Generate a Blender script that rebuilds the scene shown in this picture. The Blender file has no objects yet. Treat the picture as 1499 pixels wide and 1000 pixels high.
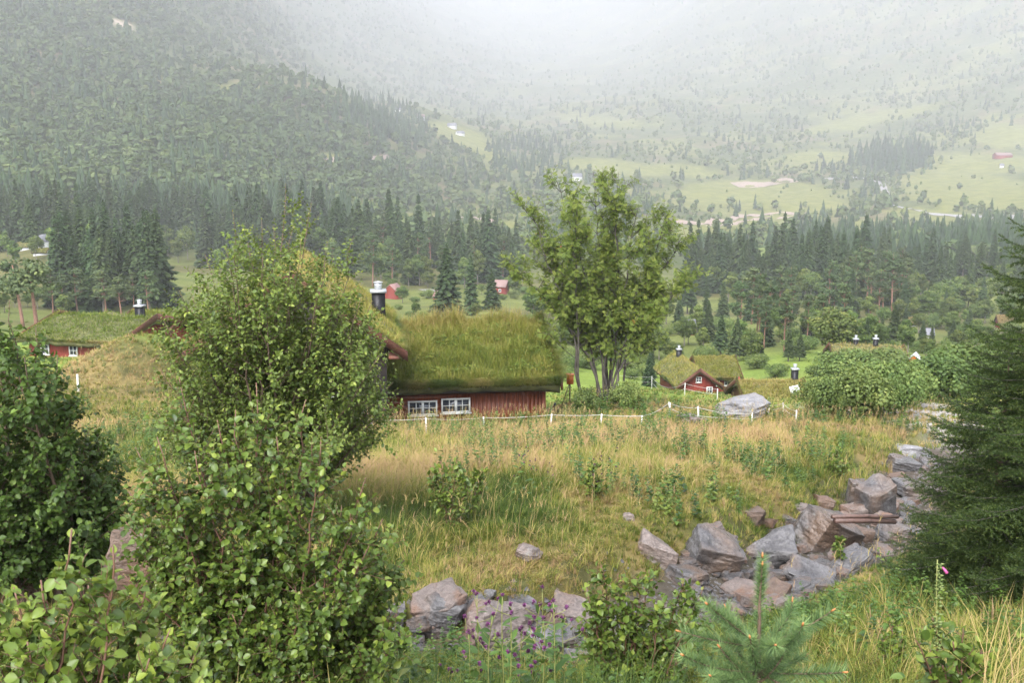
import bpy, bmesh, math, random
import numpy as np
from mathutils import Vector, Matrix, noise as mnoise

R = math.radians
SC = bpy.context.scene
COL = SC.collection
rng = np.random.default_rng(7)
random.seed(7)

# ------------------------------------------------------------------ camera model (35 mm lens, tilted down a little)
F, CX, CY, PITCH = 1457.0, 749.5, 500.0, R(10.1)
cP, sP = math.cos(PITCH), math.sin(PITCH)


def ray(px, py):
    u = (px - CX) / F
    v = (CY - py) / F
    dy = cP + v * sP
    return u / dy, (-sP + v * cP) / dy


def at(px, py, Y):
    a, b = ray(px, py)
    return np.array([a * Y, Y, b * Y])


# ------------------------------------------------------------------ noise
def _h(i, j, s):
    n = (i * 374761393 + j * 668265263 + s * 974711) & 0x7fffffff
    n = ((n ^ (n >> 13)) * 1274126177) & 0x7fffffff
    return ((n ^ (n >> 16)) & 0xffff) / 65535.0


def vnoise(x, y, s=0):
    x = np.asarray(x, float); y = np.asarray(y, float)
    i = np.floor(x).astype(np.int64); j = np.floor(y).astype(np.int64)
    fx = x - i; fy = y - j
    fx = fx * fx * (3 - 2 * fx); fy = fy * fy * (3 - 2 * fy)
    a = _h(i, j, s); b = _h(i + 1, j, s); c = _h(i, j + 1, s); d = _h(i + 1, j + 1, s)
    return (a * (1 - fx) + b * fx) * (1 - fy) + (c * (1 - fx) + d * fx) * fy


def fbm(x, y, o=4, s=0):
    t = 0; a = .5; n = 0
    for k in range(o):
        t = t + a * vnoise(x * 2 ** k, y * 2 ** k, s + k * 17); n += a; a *= .5
    return t / n


def sstep(a, b, x):
    t = np.clip((x - a) / (b - a), 0, 1)
    return t * t * (3 - 2 * t)


# ------------------------------------------------------------------ terrain: heights spanned through survey points
CTRL = []
for u in (-.75, -.35, 0, .35, .75):
    CTRL += [(u, 1.0, -1.72), (u, 3.5, -2.5)]


def C(px, py, Y):
    if Y > 420: Y = 420 + (Y - 420) * (1.05 + .85 * min(1, max(0, (px - 380) / 240)) - .35 * min(1, max(0, (px - 850) / 250)) * min(1, max(0, (Y - 600) / 600)))
    p = at(px, py, Y); CTRL.append((p[0] / Y, Y, p[2]))


for a in [(740, 1000, 7.4), (300, 1000, 7.2), (-50, 1000, 7.0), (1000, 960, 8.2), (1300, 1000, 6.2), (1550, 1000, 6.5), (1300, 900, 8.5), (1500, 900, 8.6), (1260, 830, 12),
          (600, 925, 9), (740, 930, 9), (300, 920, 9), (0, 880, 9.5), (700, 868, 10.3), (900, 900, 9.8), (1060, 850, 12), (1050, 775, 13.8),
          (1200, 795, 15), (1290, 722, 19.5), (1340, 665, 26), (1450, 650, 27), (750, 800, 11.8), (600, 770, 13), (400, 770, 13), (150, 770, 13), (850, 700, 17), (1150, 700, 19),
          (750, 660, 22), (600, 632, 28), (850, 617, 31), (1150, 605, 35), (1300, 602, 34), (300, 690, 17.5), (180, 620, 26), (0, 640, 24),
          (700, 621, 34), (560, 622, 33), (1000, 588, 42), (940, 577, 47), (1090, 590, 46), (1020, 574, 56), (1030, 577, 84), (1140, 586, 62), (1250, 560, 70), (1400, 560, 70),
          (880, 588, 37), (780, 600, 40), (600, 600, 45), (200, 530, 46), (60, 525, 48), (110, 517, 56), (190, 490, 75), (30, 480, 112),
          (600, 470, 130), (585, 442, 225), (730, 430, 258), (640, 446, 210), (1100, 452, 255), (1050, 480, 170), (1010, 492, 150), (1250, 510, 120), (1358, 497, 180), (1450, 475, 220),
          (850, 455, 230), (100, 452, 187), (160, 440, 195), (240, 385, 330), (68, 362, 260), (250, 360, 400), (20, 370, 300), (500, 400, 290),
          (100, 292, 430), (100, 255, 490), (100, 200, 600), (100, 100, 830), (100, 0, 1080), (100, -160, 1500),
          (-150, 300, 400), (-150, 200, 520), (-150, 0, 900), (-150, -160, 1300), (300, 330, 430), (300, 260, 520), (300, 180, 680), (300, 120, 900), (300, 60, 1250), (300, 0, 1550), (300, -120, 2100),
          (450, 350, 430), (450, 300, 520), (450, 230, 640), (480, 170, 760), (480, 128, 850), (480, 140, 1050), (450, 110, 1500), (450, 60, 2100), (450, 10, 2600), (450, -80, 3400),
          (600, 330, 480), (600, 250, 690), (640, 170, 1000), (690, 205, 930), (740, 230, 870), (600, 155, 1080),
          (750, 335, 520), (750, 280, 700), (760, 180, 1350), (750, 120, 2100), (750, 60, 3200), (750, 10, 4100), (750, -60, 5000),
          (950, 330, 540), (950, 280, 740), (950, 230, 960), (950, 170, 1400), (950, 100, 2300), (950, 30, 3300), (950, -60, 4400),
          (1100, 345, 520), (1100, 300, 720), (1100, 250, 930), (1100, 200, 1250), (1100, 130, 1800), (1100, 50, 2500), (1100, -60, 3500),
          (1300, 380, 420), (1300, 330, 560), (1300, 280, 760), (1300, 220, 1050), (1300, 150, 1500), (1300, 60, 2050), (1300, -60, 2800),
          (1450, 370, 430), (1450, 310, 620), (1450, 230, 940), (1450, 150, 1350), (1450, 60, 1800), (1450, -60, 2400), (1700, 300, 600), (1700, 100, 1400), (1700, -60, 2100),
          (1250, 430, 280), (1450, 430, 290)]:
    C(*a)
CT = np.array(CTRL)
KU = 3.0
_P = np.stack([CT[:, 0] * KU, np.log(CT[:, 1])], 1)
_S = (CT[:, 2] + 1.65) / CT[:, 1]


def _phi(r2):
    return 0.5 * r2 * np.log(r2 + 1e-12)


_n = len(_P)
_D = ((_P[:, None] - _P[None]) ** 2).sum(-1)
_A = np.zeros((_n + 3, _n + 3))
_A[:_n, :_n] = _phi(_D) + np.eye(_n) * 0.002
_A[:_n, _n] = 1; _A[:_n, _n + 1:] = _P
_A[_n:, :_n] = _A[:_n, _n:].T
_W = np.linalg.solve(_A, np.concatenate([_S, np.zeros(3)]))


def base_z(x, y):
    x = np.atleast_1d(np.asarray(x, float)); y = np.atleast_1d(np.asarray(y, float))
    out = np.empty(x.shape)
    xf, yf, of = x.ravel(), y.ravel(), out.ravel()
    for k in range(0, len(xf), 20000):
        xx, yy = xf[k:k + 20000], np.maximum(yf[k:k + 20000], .5)
        q = np.stack([np.clip(xx / yy, -.68, .68) * KU, np.log(yy)], 1)
        r2 = ((q[:, None] - _P[None]) ** 2).sum(-1)
        s = _phi(r2) @ _W[:_n] + _W[_n] + q @ _W[_n + 1:]
        of[k:k + 20000] = s * yy - 1.65
    return of.reshape(x.shape)


CREEK = np.array([at(250, 925, 9.0)[:2], at(450, 925, 9.0)[:2], at(600, 925, 9.1)[:2], at(740, 920, 9.3)[:2], at(900, 890, 10.2)[:2], at(1030, 850, 11.8)[:2],
                  at(1130, 832, 12.9)[:2], at(1200, 805, 14.4)[:2], at(1285, 745, 18.2)[:2], at(1335, 690, 23.5)[:2], at(1400, 655, 28)[:2], at(1560, 640, 32)[:2]])
CREEK_W = np.array([.5, .5, .58, .68, .80, 1.25, 1.25, 1.15, 1.2, 1.3, 1.4, 1.5])


def creek_d(x, y):
    """distance to the stream line divided by its half width"""
    best = np.full(np.shape(x), 1e9)
    for k in range(len(CREEK) - 1):
        a, b = CREEK[k], CREEK[k + 1]
        ab = b - a
        t = np.clip(((x - a[0]) * ab[0] + (y - a[1]) * ab[1]) / (ab @ ab), 0, 1)
        d = np.hypot(x - a[0] - t * ab[0], y - a[1] - t * ab[1])
        w = CREEK_W[k] * (1 - t) + CREEK_W[k + 1] * t
        best = np.minimum(best, d / w)
    return best


MOUND = at(212, 540, 39)


def gz(x, y):
    x = np.atleast_1d(np.asarray(x, float)); y = np.atleast_1d(np.asarray(y, float))
    z = base_z(x, y)
    cd = creek_d(x, y)
    z = z - .42 * (1 - sstep(.75, 1.25, cd))
    # grassy bank between the two cabins
    z = z + 1.8 * np.exp(-(((x - MOUND[0]) / 2.3) ** 2 + ((y - MOUND[1]) / 3.5) ** 2))
    far = np.clip(y / 40, .25, 1)
    z = z + (fbm(x * .9, y * .9, 3, 3) - .5) * .22 * (1 - sstep(40, 120, y)) * sstep(2, 6, y)
    z = z + (fbm(x * .02, y * .02, 4, 5) - .5) * 16 * sstep(380, 700, y) + (fbm(x * .006, y * .006, 3, 9) - .5) * 60 * sstep(1200, 2600, y)
    return z


def G(x, y):
    return float(gz(x, y)[0])


_YS = np.exp(np.linspace(math.log(2.2), math.log(9500), 1000))


def ground_at(px, py):
    a, b = ray(px, py)
    h = gz(a * _YS, _YS) - b * _YS
    i = np.argmax(h > 0)
    if h[i] <= 0:
        i = len(_YS) - 1
    if i == 0:
        Y = _YS[0]
    else:
        t = -h[i - 1] / (h[i] - h[i - 1] + 1e-12)
        Y = _YS[i - 1] + t * (_YS[i] - _YS[i - 1])
    return np.array([a * Y, Y, b * Y])


# ------------------------------------------------------------------ materials
def rgb(c):
    return (c[0], c[1], c[2], 1)


def new_mat(name):
    m = bpy.data.materials.new(name); m.use_nodes = True
    nt = m.node_tree
    return m, nt, nt.nodes['Principled BSDF'], nt.nodes['Material Output']


def ramp(nt, stops, fac):
    r = nt.nodes.new('ShaderNodeValToRGB')
    e = r.color_ramp.elements
    while len(e) < len(stops):
        e.new(.5)
    for k, (p, c) in enumerate(stops):
        e[k].position = p; e[k].color = rgb(c)
    nt.links.new(fac, r.inputs[0])
    return r.outputs[0]


def nz(nt, scale, detail=4, rough=.55, vec=None, dist=0.):
    n = nt.nodes.new('ShaderNodeTexNoise')
    n.inputs['Scale'].default_value = scale; n.inputs['Detail'].default_value = detail
    n.inputs['Roughness'].default_value = rough; n.inputs['Distortion'].default_value = dist
    if vec is not None:
        nt.links.new(vec, n.inputs['Vector'])
    return n.outputs['Fac']


def objco(nt, scale=(1, 1, 1), rot=(0, 0, 0)):
    t = nt.nodes.new('ShaderNodeTexCoord')
    m = nt.nodes.new('ShaderNodeMapping'); m.inputs['Scale'].default_value = scale; m.inputs['Rotation'].default_value = rot
    nt.links.new(t.outputs['Object'], m.inputs[0])
    return m.outputs[0]


def mixc(nt, fac, a, b, mode='MIX'):
    m = nt.nodes.new('ShaderNodeMix'); m.data_type = 'RGBA'; m.blend_type = mode
    for s, v in ((m.inputs[0], fac), (m.inputs[6], a), (m.inputs[7], b)):
        if isinstance(v, (int, float)):
            s.default_value = v
        elif isinstance(v, tuple):
            s.default_value = rgb(v)
        else:
            nt.links.new(v, s)
    return m.outputs[2]


def bump(nt, h, strength, dist, bsdf):
    b = nt.nodes.new('ShaderNodeBump'); b.inputs['Strength'].default_value = strength; b.inputs['Distance'].default_value = dist
    nt.links.new(h, b.inputs['Height']); nt.links.new(b.outputs[0], bsdf.inputs['Normal'])


def leaf_mat(name, stops, trans=.3, rough=.45, spec=.35, obj_var=.0):
    m, nt, b, out = new_mat(name)
    at_ = nt.nodes.new('ShaderNodeAttribute'); at_.attribute_name = 'tint'
    c = ramp(nt, stops, at_.outputs['Fac'])
    if obj_var:
        oi = nt.nodes.new('ShaderNodeObjectInfo')
        hs = nt.nodes.new('ShaderNodeHueSaturation')
        mr = nt.nodes.new('ShaderNodeMapRange'); mr.inputs[3].default_value = 1 - obj_var; mr.inputs[4].default_value = 1 + obj_var
        nt.links.new(oi.outputs['Random'], mr.inputs[0]); nt.links.new(mr.outputs[0], hs.inputs['Value'])
        mr2 = nt.nodes.new('ShaderNodeMapRange'); mr2.inputs[3].default_value = .48; mr2.inputs[4].default_value = .515
        ml = nt.nodes.new('ShaderNodeMath'); ml.operation = 'FRACT'
        mm = nt.nodes.new('ShaderNodeMath'); mm.operation = 'MULTIPLY'; mm.inputs[1].default_value = 7.31
        nt.links.new(oi.outputs['Random'], mm.inputs[0]); nt.links.new(mm.outputs[0], ml.inputs[0]); nt.links.new(ml.outputs[0], mr2.inputs[0]); nt.links.new(mr2.outputs[0], hs.inputs['Hue'])
        nt.links.new(c, hs.inputs['Color']); c = hs.outputs[0]
    nt.links.new(c, b.inputs['Base Color'])
    b.inputs['Roughness'].default_value = rough; b.inputs['Specular IOR Level'].default_value = spec
    tr = nt.nodes.new('ShaderNodeBsdfTranslucent')
    tc = mixc(nt, .5, c, (.16, .22, .03))
    nt.links.new(tc, tr.inputs[0])
    mx = nt.nodes.new('ShaderNodeMixShader'); mx.inputs[0].default_value = trans
    nt.links.new(b.outputs[0], mx.inputs[1]); nt.links.new(tr.outputs[0], mx.inputs[2]); nt.links.new(mx.outputs[0], out.inputs[0])
    return m


def plain(name, c, rough=.6, var=.25, scale=6., metal=0., bmp=.1, spec=.4, vec=(1, 1, 1)):
    m, nt, b, out = new_mat(name)
    v = objco(nt, vec)
    n = nz(nt, scale, 5, .6, v)
    col = ramp(nt, [(.3, tuple(x * (1 - var) for x in c)), (.7, tuple(min(1, x * (1 + var)) for x in c))], n)
    nt.links.new(col, b.inputs['Base Color'])
    b.inputs['Roughness'].default_value = rough; b.inputs['Metallic'].default_value = metal; b.inputs['Specular IOR Level'].default_value = spec
    if bmp:
        bump(nt, n, .5, bmp * .1, b)
    return m


def rock_mat(name, c1, c2, stain, rough=.5):
    m, nt, b, out = new_mat(name)
    v = objco(nt)
    oi = nt.nodes.new('ShaderNodeObjectInfo')
    va = nt.nodes.new('ShaderNodeVectorMath'); va.operation = 'ADD'
    sc = nt.nodes.new('ShaderNodeVectorMath'); sc.operation = 'SCALE'; sc.inputs[3].default_value = 37.
    cb = nt.nodes.new('ShaderNodeCombineXYZ')
    for k in range(3):
        nt.links.new(oi.outputs['Random'], cb.inputs[k])
    nt.links.new(cb.outputs[0], sc.inputs[0]); nt.links.new(v, va.inputs[0]); nt.links.new(sc.outputs[0], va.inputs[1])
    v = va.outputs[0]
    st = nt.nodes.new('ShaderNodeMapping'); st.inputs['Scale'].default_value = (1.3, 1.3, 3.2); st.inputs['Rotation'].default_value = (.5, .3, 0)
    nt.links.new(v, st.inputs[0])
    n1 = nz(nt, 2.5, 8, .65, st.outputs[0], .4); n2 = nz(nt, 1.1, 4, .5, v); n3 = nz(nt, 30, 4, .7, v); n4 = nz(nt, 6, 5, .6, v)
    c = ramp(nt, [(.3, c1), (.66, c2)], n1)
    f = ramp(nt, [(.48, (0, 0, 0)), (.66, (1, 1, 1))], n2)
    c = mixc(nt, f, c, stain)
    sp = ramp(nt, [(.35, (.62, .62, .62)), (.65, (1.25, 1.25, 1.25))], n3)
    c = mixc(nt, 1., c, sp, 'MULTIPLY')
    li = ramp(nt, [(.62, (0, 0, 0)), (.7, (1, 1, 1))], n4)
    lf = nt.nodes.new('ShaderNodeMath'); lf.operation = 'MULTIPLY'; lf.inputs[1].default_value = .45
    nt.links.new(li, lf.inputs[0])
    c = mixc(nt, lf.outputs[0], c, (.21, .21, .20))
    nt.links.new(c, b.inputs['Base Color'])
    rr = ramp(nt, [(.3, (rough - .18,) * 3), (.7, (rough + .2,) * 3)], n4)
    nt.links.new(rr, b.inputs['Roughness'])
    ad = nt.nodes.new('ShaderNodeMath'); ad.operation = 'ADD'
    m3 = nt.nodes.new('ShaderNodeMath'); m3.operation = 'MULTIPLY'; m3.inputs[1].default_value = .35
    nt.links.new(n3, m3.inputs[0]); nt.links.new(n1, ad.inputs[0]); nt.links.new(m3.outputs[0], ad.inputs[1])
    bump(nt, ad.outputs[0], .8, .05, b)
    return m


M = {}
GR = [(0., (.026, .050, .010)), (.22, (.062, .100, .016)), (.42, (.130, .170, .028)), (.6, (.245, .235, .048)), (.8, (.38, .285, .11)), (1., (.36, .225, .13))]
M['grass'] = leaf_mat('grass_blades', GR, .35, .6, .2)
M['herb'] = leaf_mat('herb_leaf', [(0, (.03, .065, .015)), (.6, (.07, .13, .025)), (1, (.16, .20, .04))], .3)
M['alder'] = leaf_mat('alder_leaf', [(0, (.026, .050, .010)), (.5, (.064, .104, .018)), (.85, (.115, .165, .026)), (1, (.18, .225, .036))], .3, .42, .32)
M['willow'] = leaf_mat('willow_leaf', [(0, (.044, .074, .016)), (.5, (.098, .142, .026)), (.85, (.155, .20, .036)), (1, (.24, .28, .05))], .32, .48, .3)
M['darkleaf'] = leaf_mat('dark_shrub_leaf', [(0, (.016, .034, .006)), (.6, (.044, .078, .013)), (.95, (.085, .135, .022)), (1, (.11, .17, .025))], .22, .5, .25)
M['rowan'] = leaf_mat('rowan_leaf', [(0, (.055, .092, .018)), (.5, (.125, .172, .034)), (1, (.23, .26, .055))], .42, .55, .15)
M['spruce'] = leaf_mat('spruce_needles', [(0, (.010, .022, .006)), (.6, (.025, .046, .010)), (1, (.085, .115, .022))], .12, .55, .25)
M['sapling'] = leaf_mat('pine_needles', [(0, (.042, .082, .032)), (.6, (.105, .175, .065)), (1, (.20, .28, .10))], .25, .45, .35)
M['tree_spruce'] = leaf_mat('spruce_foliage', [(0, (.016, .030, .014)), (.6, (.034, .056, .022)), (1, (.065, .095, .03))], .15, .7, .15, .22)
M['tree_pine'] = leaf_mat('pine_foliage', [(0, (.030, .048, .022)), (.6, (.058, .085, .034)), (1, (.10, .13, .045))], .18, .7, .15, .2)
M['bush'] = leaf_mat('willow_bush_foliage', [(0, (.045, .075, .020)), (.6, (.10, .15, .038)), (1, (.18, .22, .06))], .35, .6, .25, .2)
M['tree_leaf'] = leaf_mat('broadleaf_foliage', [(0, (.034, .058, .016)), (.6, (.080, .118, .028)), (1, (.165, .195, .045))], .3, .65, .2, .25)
M['far'] = leaf_mat('far_foliage', [(0, (.018, .032, .016)), (.3, (.040, .066, .028)), (.7, (.080, .112, .042)), (1, (.14, .165, .055))], .2, .8, .1)
M['bark'] = plain('bark_brown', (.10, .065, .045), .8, .4, 14, bmp=.3, vec=(1, 1, .3))
M['bark_dark'] = plain('bark_dark', (.055, .047, .038), .85, .6, 7, bmp=.4, vec=(1, 1, .5))
M['bark_grey'] = plain('bark_grey', (.12, .105, .085), .8, .45, 9, bmp=.3, vec=(1, 1, .4))
M['bark_red'] = plain('bark_orange', (.17, .09, .06), .8, .35, 5, bmp=.2)
M['twig'] = plain('twig_reddish', (.11, .055, .035), .6, .3, 20, bmp=0)
M['stem_green'] = plain('stem_green', (.16, .17, .05), .6, .3, 20, bmp=0)
M['red'] = plain('red_painted_boards', (.16, .022, .014), .65, .5, 3, bmp=.1, vec=(8, 8, .6))
M['redwood'] = plain('red_stained_boards', (.115, .026, .007), .5, .55, 3, bmp=.1, vec=(9, 9, .5))
M['brownwood'] = plain('weathered_red_boards', (.085, .030, .017), .7, .45, 4, vec=(2, 2, 8))
M['dark_shadewood'] = plain('dark_and_shaded_wood', (.022, .016, .014), .7, .4, 5)
M['white'] = plain('white_paint', (.55, .55, .53), .45, .06, 8, bmp=0)
M['greywall'] = plain('grey_boards', (.42, .42, .42), .7, .2, 3, vec=(8, 8, .5))
M['slate'] = plain('slate_roofing', (.12, .12, .135), .6, .25, 4)
M['tile'] = plain('reddish_roofing', (.17, .105, .095), .6, .25, 4)
M['pinktile'] = plain('pinkish_roofing', (.22, .12, .105), .6, .25, 4)
M['black'] = plain('black_metal', (.012, .012, .014), .45, .3, 6, .6, bmp=0)
M['steel'] = plain('galvanised_steel', (.36, .37, .38), .45, .15, 9, .5, bmp=0)
M['post'] = plain('white_post_plastic', (.50, .48, .45), .5, .12, 9, bmp=0)
M['rope'] = plain('white_rope', (.42, .40, .37), .7, .2, 20, bmp=0)
M['orange'] = plain('orange_paint', (.55, .13, .02), .5, .2, 9, bmp=0)
M['pole'] = plain('rusty_pole', (.085, .05, .04), .55, .5, 12, bmp=.1)
M['gravel'] = plain('gravel_road', (.20, .19, .185), .85, .25, .8, bmp=.1)
M['dirt'] = plain('dirt_track', (.22, .165, .135), .9, .3, .5, bmp=.1)
M['purple'] = leaf_mat('thistle_purple', [(0, (.07, .025, .06)), (.6, (.16, .04, .14)), (1, (.32, .09, .29))], .2, .6, .2)
M['pink'] = leaf_mat('foxglove_pink', [(0, (.5, .06, .22)), (1, (.62, .15, .34))], .3, .5, .3)
M['capsule'] = leaf_mat('foxglove_capsule', [(0, (.10, .15, .04)), (1, (.22, .26, .09))], .2, .5, .3)
M['bud'] = plain('orange_bud', (.38, .15, .05), .6, .3, 30, bmp=0)
M['sodbase'] = plain('sod_soil', (.075, .075, .026), .95, .5, 2.5, bmp=.5)
M['sodedge'] = plain('sod_edge', (.060, .045, .026), .95, .5, 6, bmp=.5)
M['rock'] = rock_mat('wet_grey_schist', (.038, .036, .037), (.120, .115, .117), (.115, .078, .056), .34)
M['rock2'] = rock_mat('pinkish_gneiss', (.085, .068, .06), (.18, .145, .13), (.15, .085, .055), .42)
M['rock3'] = rock_mat('brown_stone', (.06, .04, .03), (.14, .095, .07), (.11, .06, .035), .6)
M['rock4'] = rock_mat('pale_outcrop', (.105, .10, .105), (.22, .215, .22), (.15, .135, .12), .6)

m, nt, b, o_ = new_mat('window_glass')
b.inputs['Base Color'].default_value = (.03, .035, .045, 1); b.inputs['Roughness'].default_value = .06; b.inputs['Specular IOR Level'].default_value = .6
M['glass'] = m

m, nt, b, o_ = new_mat('ground_cover')
a_ = nt.nodes.new('ShaderNodeAttribute'); a_.attribute_name = 'cover'
v = objco(nt)
n1 = nz(nt, 3.2, 6, .65, v); n2 = nz(nt, .09, 5, .6, v)
c = mixc(nt, 1., a_.outputs['Color'], ramp(nt, [(.3, (.55, .56, .5)), (.7, (1.35, 1.3, 1.25))], n1), 'MULTIPLY')
c = mixc(nt, 1., c, ramp(nt, [(.35, (.78, .82, .75)), (.65, (1.2, 1.15, 1.15))], n2), 'MULTIPLY')
nt.links.new(c, b.inputs['Base Color']); b.inputs['Roughness'].default_value = .95; b.inputs['Specular IOR Level'].default_value = .1
bump(nt, n1, .7, .08, b)
M['ground'] = m


# ------------------------------------------------------------------ objects and tags
def tag(o, label=None, cat=None, group=None, kind=None):
    if label: o['label'] = label
    if cat: o['category'] = cat
    if group: o['group'] = group
    if kind: o['kind'] = kind
    return o


def empty(name, loc, label=None, cat=None, group=None, rz=0):
    o = bpy.data.objects.new(name, None); COL.objects.link(o)
    o.location = [float(x) for x in loc]; o.rotation_euler = (0, 0, rz); o.empty_display_size = .2
    return tag(o, label, cat, group)


class Acc:
    def __init__(s):
        s.V = []; s.Q = []; s.T = []; s.t = []; s.n = 0

    def add(s, V, Q=None, T=None, tint=.5):
        V = np.asarray(V, float).reshape(-1, 3)
        s.V.append(V)
        if Q is not None and len(Q): s.Q.append(np.asarray(Q, np.int64).reshape(-1, 4) + s.n)
        if T is not None and len(T): s.T.append(np.asarray(T, np.int64).reshape(-1, 3) + s.n)
        s.t.append(np.broadcast_to(np.asarray(tint, float), (len(V),)) if np.ndim(tint) <= 1 else np.asarray(tint).ravel())
        s.n += len(V)

    def stamp(s, tv, tq, tt, Mx, P, tint):
        k, n = len(P), len(tv)
        if not k: return
        V = np.einsum('kij,nj->kni', Mx, tv) + P[:, None]
        off = (np.arange(k) * n)[:, None, None]
        Q = (np.asarray(tq)[None] + off).reshape(-1, 4) if len(tq) else None
        T = (np.asarray(tt)[None] + off).reshape(-1, 3) if len(tt) else None
        s.add(V, Q, T, np.repeat(np.broadcast_to(tint, (k,)), n))

    def mesh(s, name, mat, smooth=False):
        me = bpy.data.meshes.new(name)
        V = np.concatenate(s.V) if s.V else np.zeros((0, 3))
        Q = np.concatenate(s.Q) if s.Q else np.zeros((0, 4), np.int64)
        T = np.concatenate(s.T) if s.T else np.zeros((0, 3), np.int64)
        me.vertices.add(len(V)); me.vertices.foreach_set('co', V.astype(np.float32).ravel())
        lv = np.concatenate([Q.ravel(), T.ravel()]).astype(np.int32)
        me.loops.add(len(lv)); me.loops.foreach_set('vertex_index', lv)
        st = np.concatenate([np.arange(len(Q)) * 4, len(Q) * 4 + np.arange(len(T)) * 3]).astype(np.int32)
        me.polygons.add(len(st)); me.polygons.foreach_set('loop_start', st)
        a = me.attributes.new('tint', 'FLOAT', 'POINT'); a.data.foreach_set('value', np.concatenate(s.t).astype(np.float32))
        me.update(calc_edges=True)
        if smooth:
            me.polygons.foreach_set('use_smooth', np.ones(len(st), bool))
        me.materials.append(mat)
        return me

    def build(s, name, mat, parent=None, smooth=False):
        me = s.mesh(name, mat, smooth)
        o = bpy.data.objects.new(name, me); COL.objects.link(o)
        if parent is not None: o.parent = parent
        return o

    # shapes
    def box(s, lo, hi, Rm=None, tint=.5):
        x0, y0, z0 = lo; x1, y1, z1 = hi
        V = np.array([[x0, y0, z0], [x1, y0, z0], [x1, y1, z0], [x0, y1, z0], [x0, y0, z1], [x1, y0, z1], [x1, y1, z1], [x0, y1, z1]])
        if Rm is not None: V = V @ np.asarray(Rm).T
        s.add(V, [[0, 3, 2, 1], [4, 5, 6, 7], [0, 1, 5, 4], [1, 2, 6, 5], [2, 3, 7, 6], [3, 0, 4, 7]], None, tint)

    def tube(s, P, r, n=6, tint=.5, cap=True):
        P = np.asarray(P, float); k = len(P)
        r = np.broadcast_to(np.asarray(r, float), (k,))
        t = np.gradient(P, axis=0); t /= np.linalg.norm(t, axis=1)[:, None] + 1e-9
        ref = np.array([1., .13, .07]) if abs(t[0, 0]) < .8 else np.array([.1, 1., .05])
        a = np.cross(t, ref); a /= np.linalg.norm(a, axis=1)[:, None] + 1e-9
        b_ = np.cross(t, a)
        an = np.arange(n) / n * 2 * math.pi
        V = P[:, None] + r[:, None, None] * (a[:, None] * np.cos(an)[None, :, None] + b_[:, None] * np.sin(an)[None, :, None])
        i = np.arange(k - 1)[:, None] * n; j = np.arange(n)[None]; j2 = (j + 1) % n
        Q = np.stack([i + j, i + j2, i + n + j2, i + n + j], -1).reshape(-1, 4)
        V = V.reshape(-1, 3); T = None
        if cap:
            V = np.concatenate([V, P[:1], P[-1:]])
            jj = np.arange(n); j3 = (jj + 1) % n
            T = np.concatenate([np.stack([jj, np.full(n, k * n), j3], -1)[:, [1, 0, 2]][:, [0, 2, 1]], np.stack([(k - 1) * n + jj, (k - 1) * n + j3, np.full(n, k * n + 1)], -1)])
        s.add(V, Q, T, tint)

    def prism(s, poly, y0, y1, tint=.5):
        """closed polygon in local x,z swept along y"""
        n = len(poly)
        V = np.array([[p[0], y0, p[1]] for p in poly] + [[p[0], y1, p[1]] for p in poly])
        Q = [[i, (i + 1) % n, n + (i + 1) % n, n + i] for i in range(n)]
        T = []
        for i in range(1, n - 1):
            T += [[0, i + 1, i], [n, n + i, n + i + 1]]
        s.add(V, Q, T, tint)


def unit(v):
    return v / (np.linalg.norm(v, axis=-1, keepdims=True) + 1e-9)


def frames(axis, up):
    a = unit(axis); sd = unit(np.cross(a, up)); n = np.cross(sd, a)
    return sd, a, n


def mats(axis, up, size, wid=1.):
    sd, a, n = frames(axis, up)
    size = np.asarray(size)[:, None] if np.ndim(size) else size
    return np.stack([sd * size * wid, a * size, n * size], -1)


# leaf templates: x across, y along, z normal
def leaf_template(wid=.36, round_=0., fold=.10, serr=.0):
    ys = [0, .14, .34, .56, .78, 1.0]
    ws = [0, .62, 1., .95 + .05 * round_, .62 + .2 * round_, 0]
    V = []
    for y, w in zip(ys, ws):
        V.append((0, y, -.20 * y * y))
    for sg in (-1, 1):
        for i in range(1, 5):
            V.append((sg * wid * ws[i] * (1 + serr * (i % 2)), ys[i] + serr * .12, fold * ws[i] - .20 * ys[i] ** 2))
    L = [None, 6, 7, 8, 9]; Rr = [None, 10, 11, 12, 13]
    Q, T = [], []
    T += [[0, 1, L[1]], [0, Rr[1], 1], [4, 5, L[4]], [4, Rr[4], 5]]
    for i in range(1, 4):
        Q += [[i, i + 1, L[i + 1], L[i]], [i, Rr[i], Rr[i + 1], i + 1]]
    return np.array(V, float), np.array(Q), np.array(T)


def pinnate_template(n=5):
    V, Q = [], []
    def lf(x, y, ang, l, w):
        c, s_ = math.cos(ang), math.sin(ang)
        k = len(V)
        for (a, b_) in ((0, 0), (-w, .5), (0, 1), (w, .5)):
            V.append((x + l * (a * c + b_ * s_), y + l * (-a * s_ + b_ * c), -.1 * b_ * l - .12 * y * y))
        Q.append([k, k + 1, k + 2, k + 3])
    for i in range(n):
        y = .22 + .62 * i / (n - 1)
        for sg in (-1, 1):
            lf(0, y, sg * 1.05, .40 - .1 * abs(i / (n - 1) - .45), .20)
    lf(0, .84, 0, .34, .2)
    return np.array(V, float), np.array(Q), np.zeros((0, 3), int)


LEAF_ROUND = leaf_template(.36, .3, .17, .10)
LEAF_OVAL = leaf_template(.31, 0., .15, .06)
LEAF_NARROW = leaf_template(.20, 0., .06)
PINN = pinnate_template()


def bez(p0, p1, p2, p3, n):
    t = np.linspace(0, 1, n)[:, None]
    return (1 - t) ** 3 * p0 + 3 * (1 - t) ** 2 * t * p1 + 3 * (1 - t) * t * t * p2 + t ** 3 * p3


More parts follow.
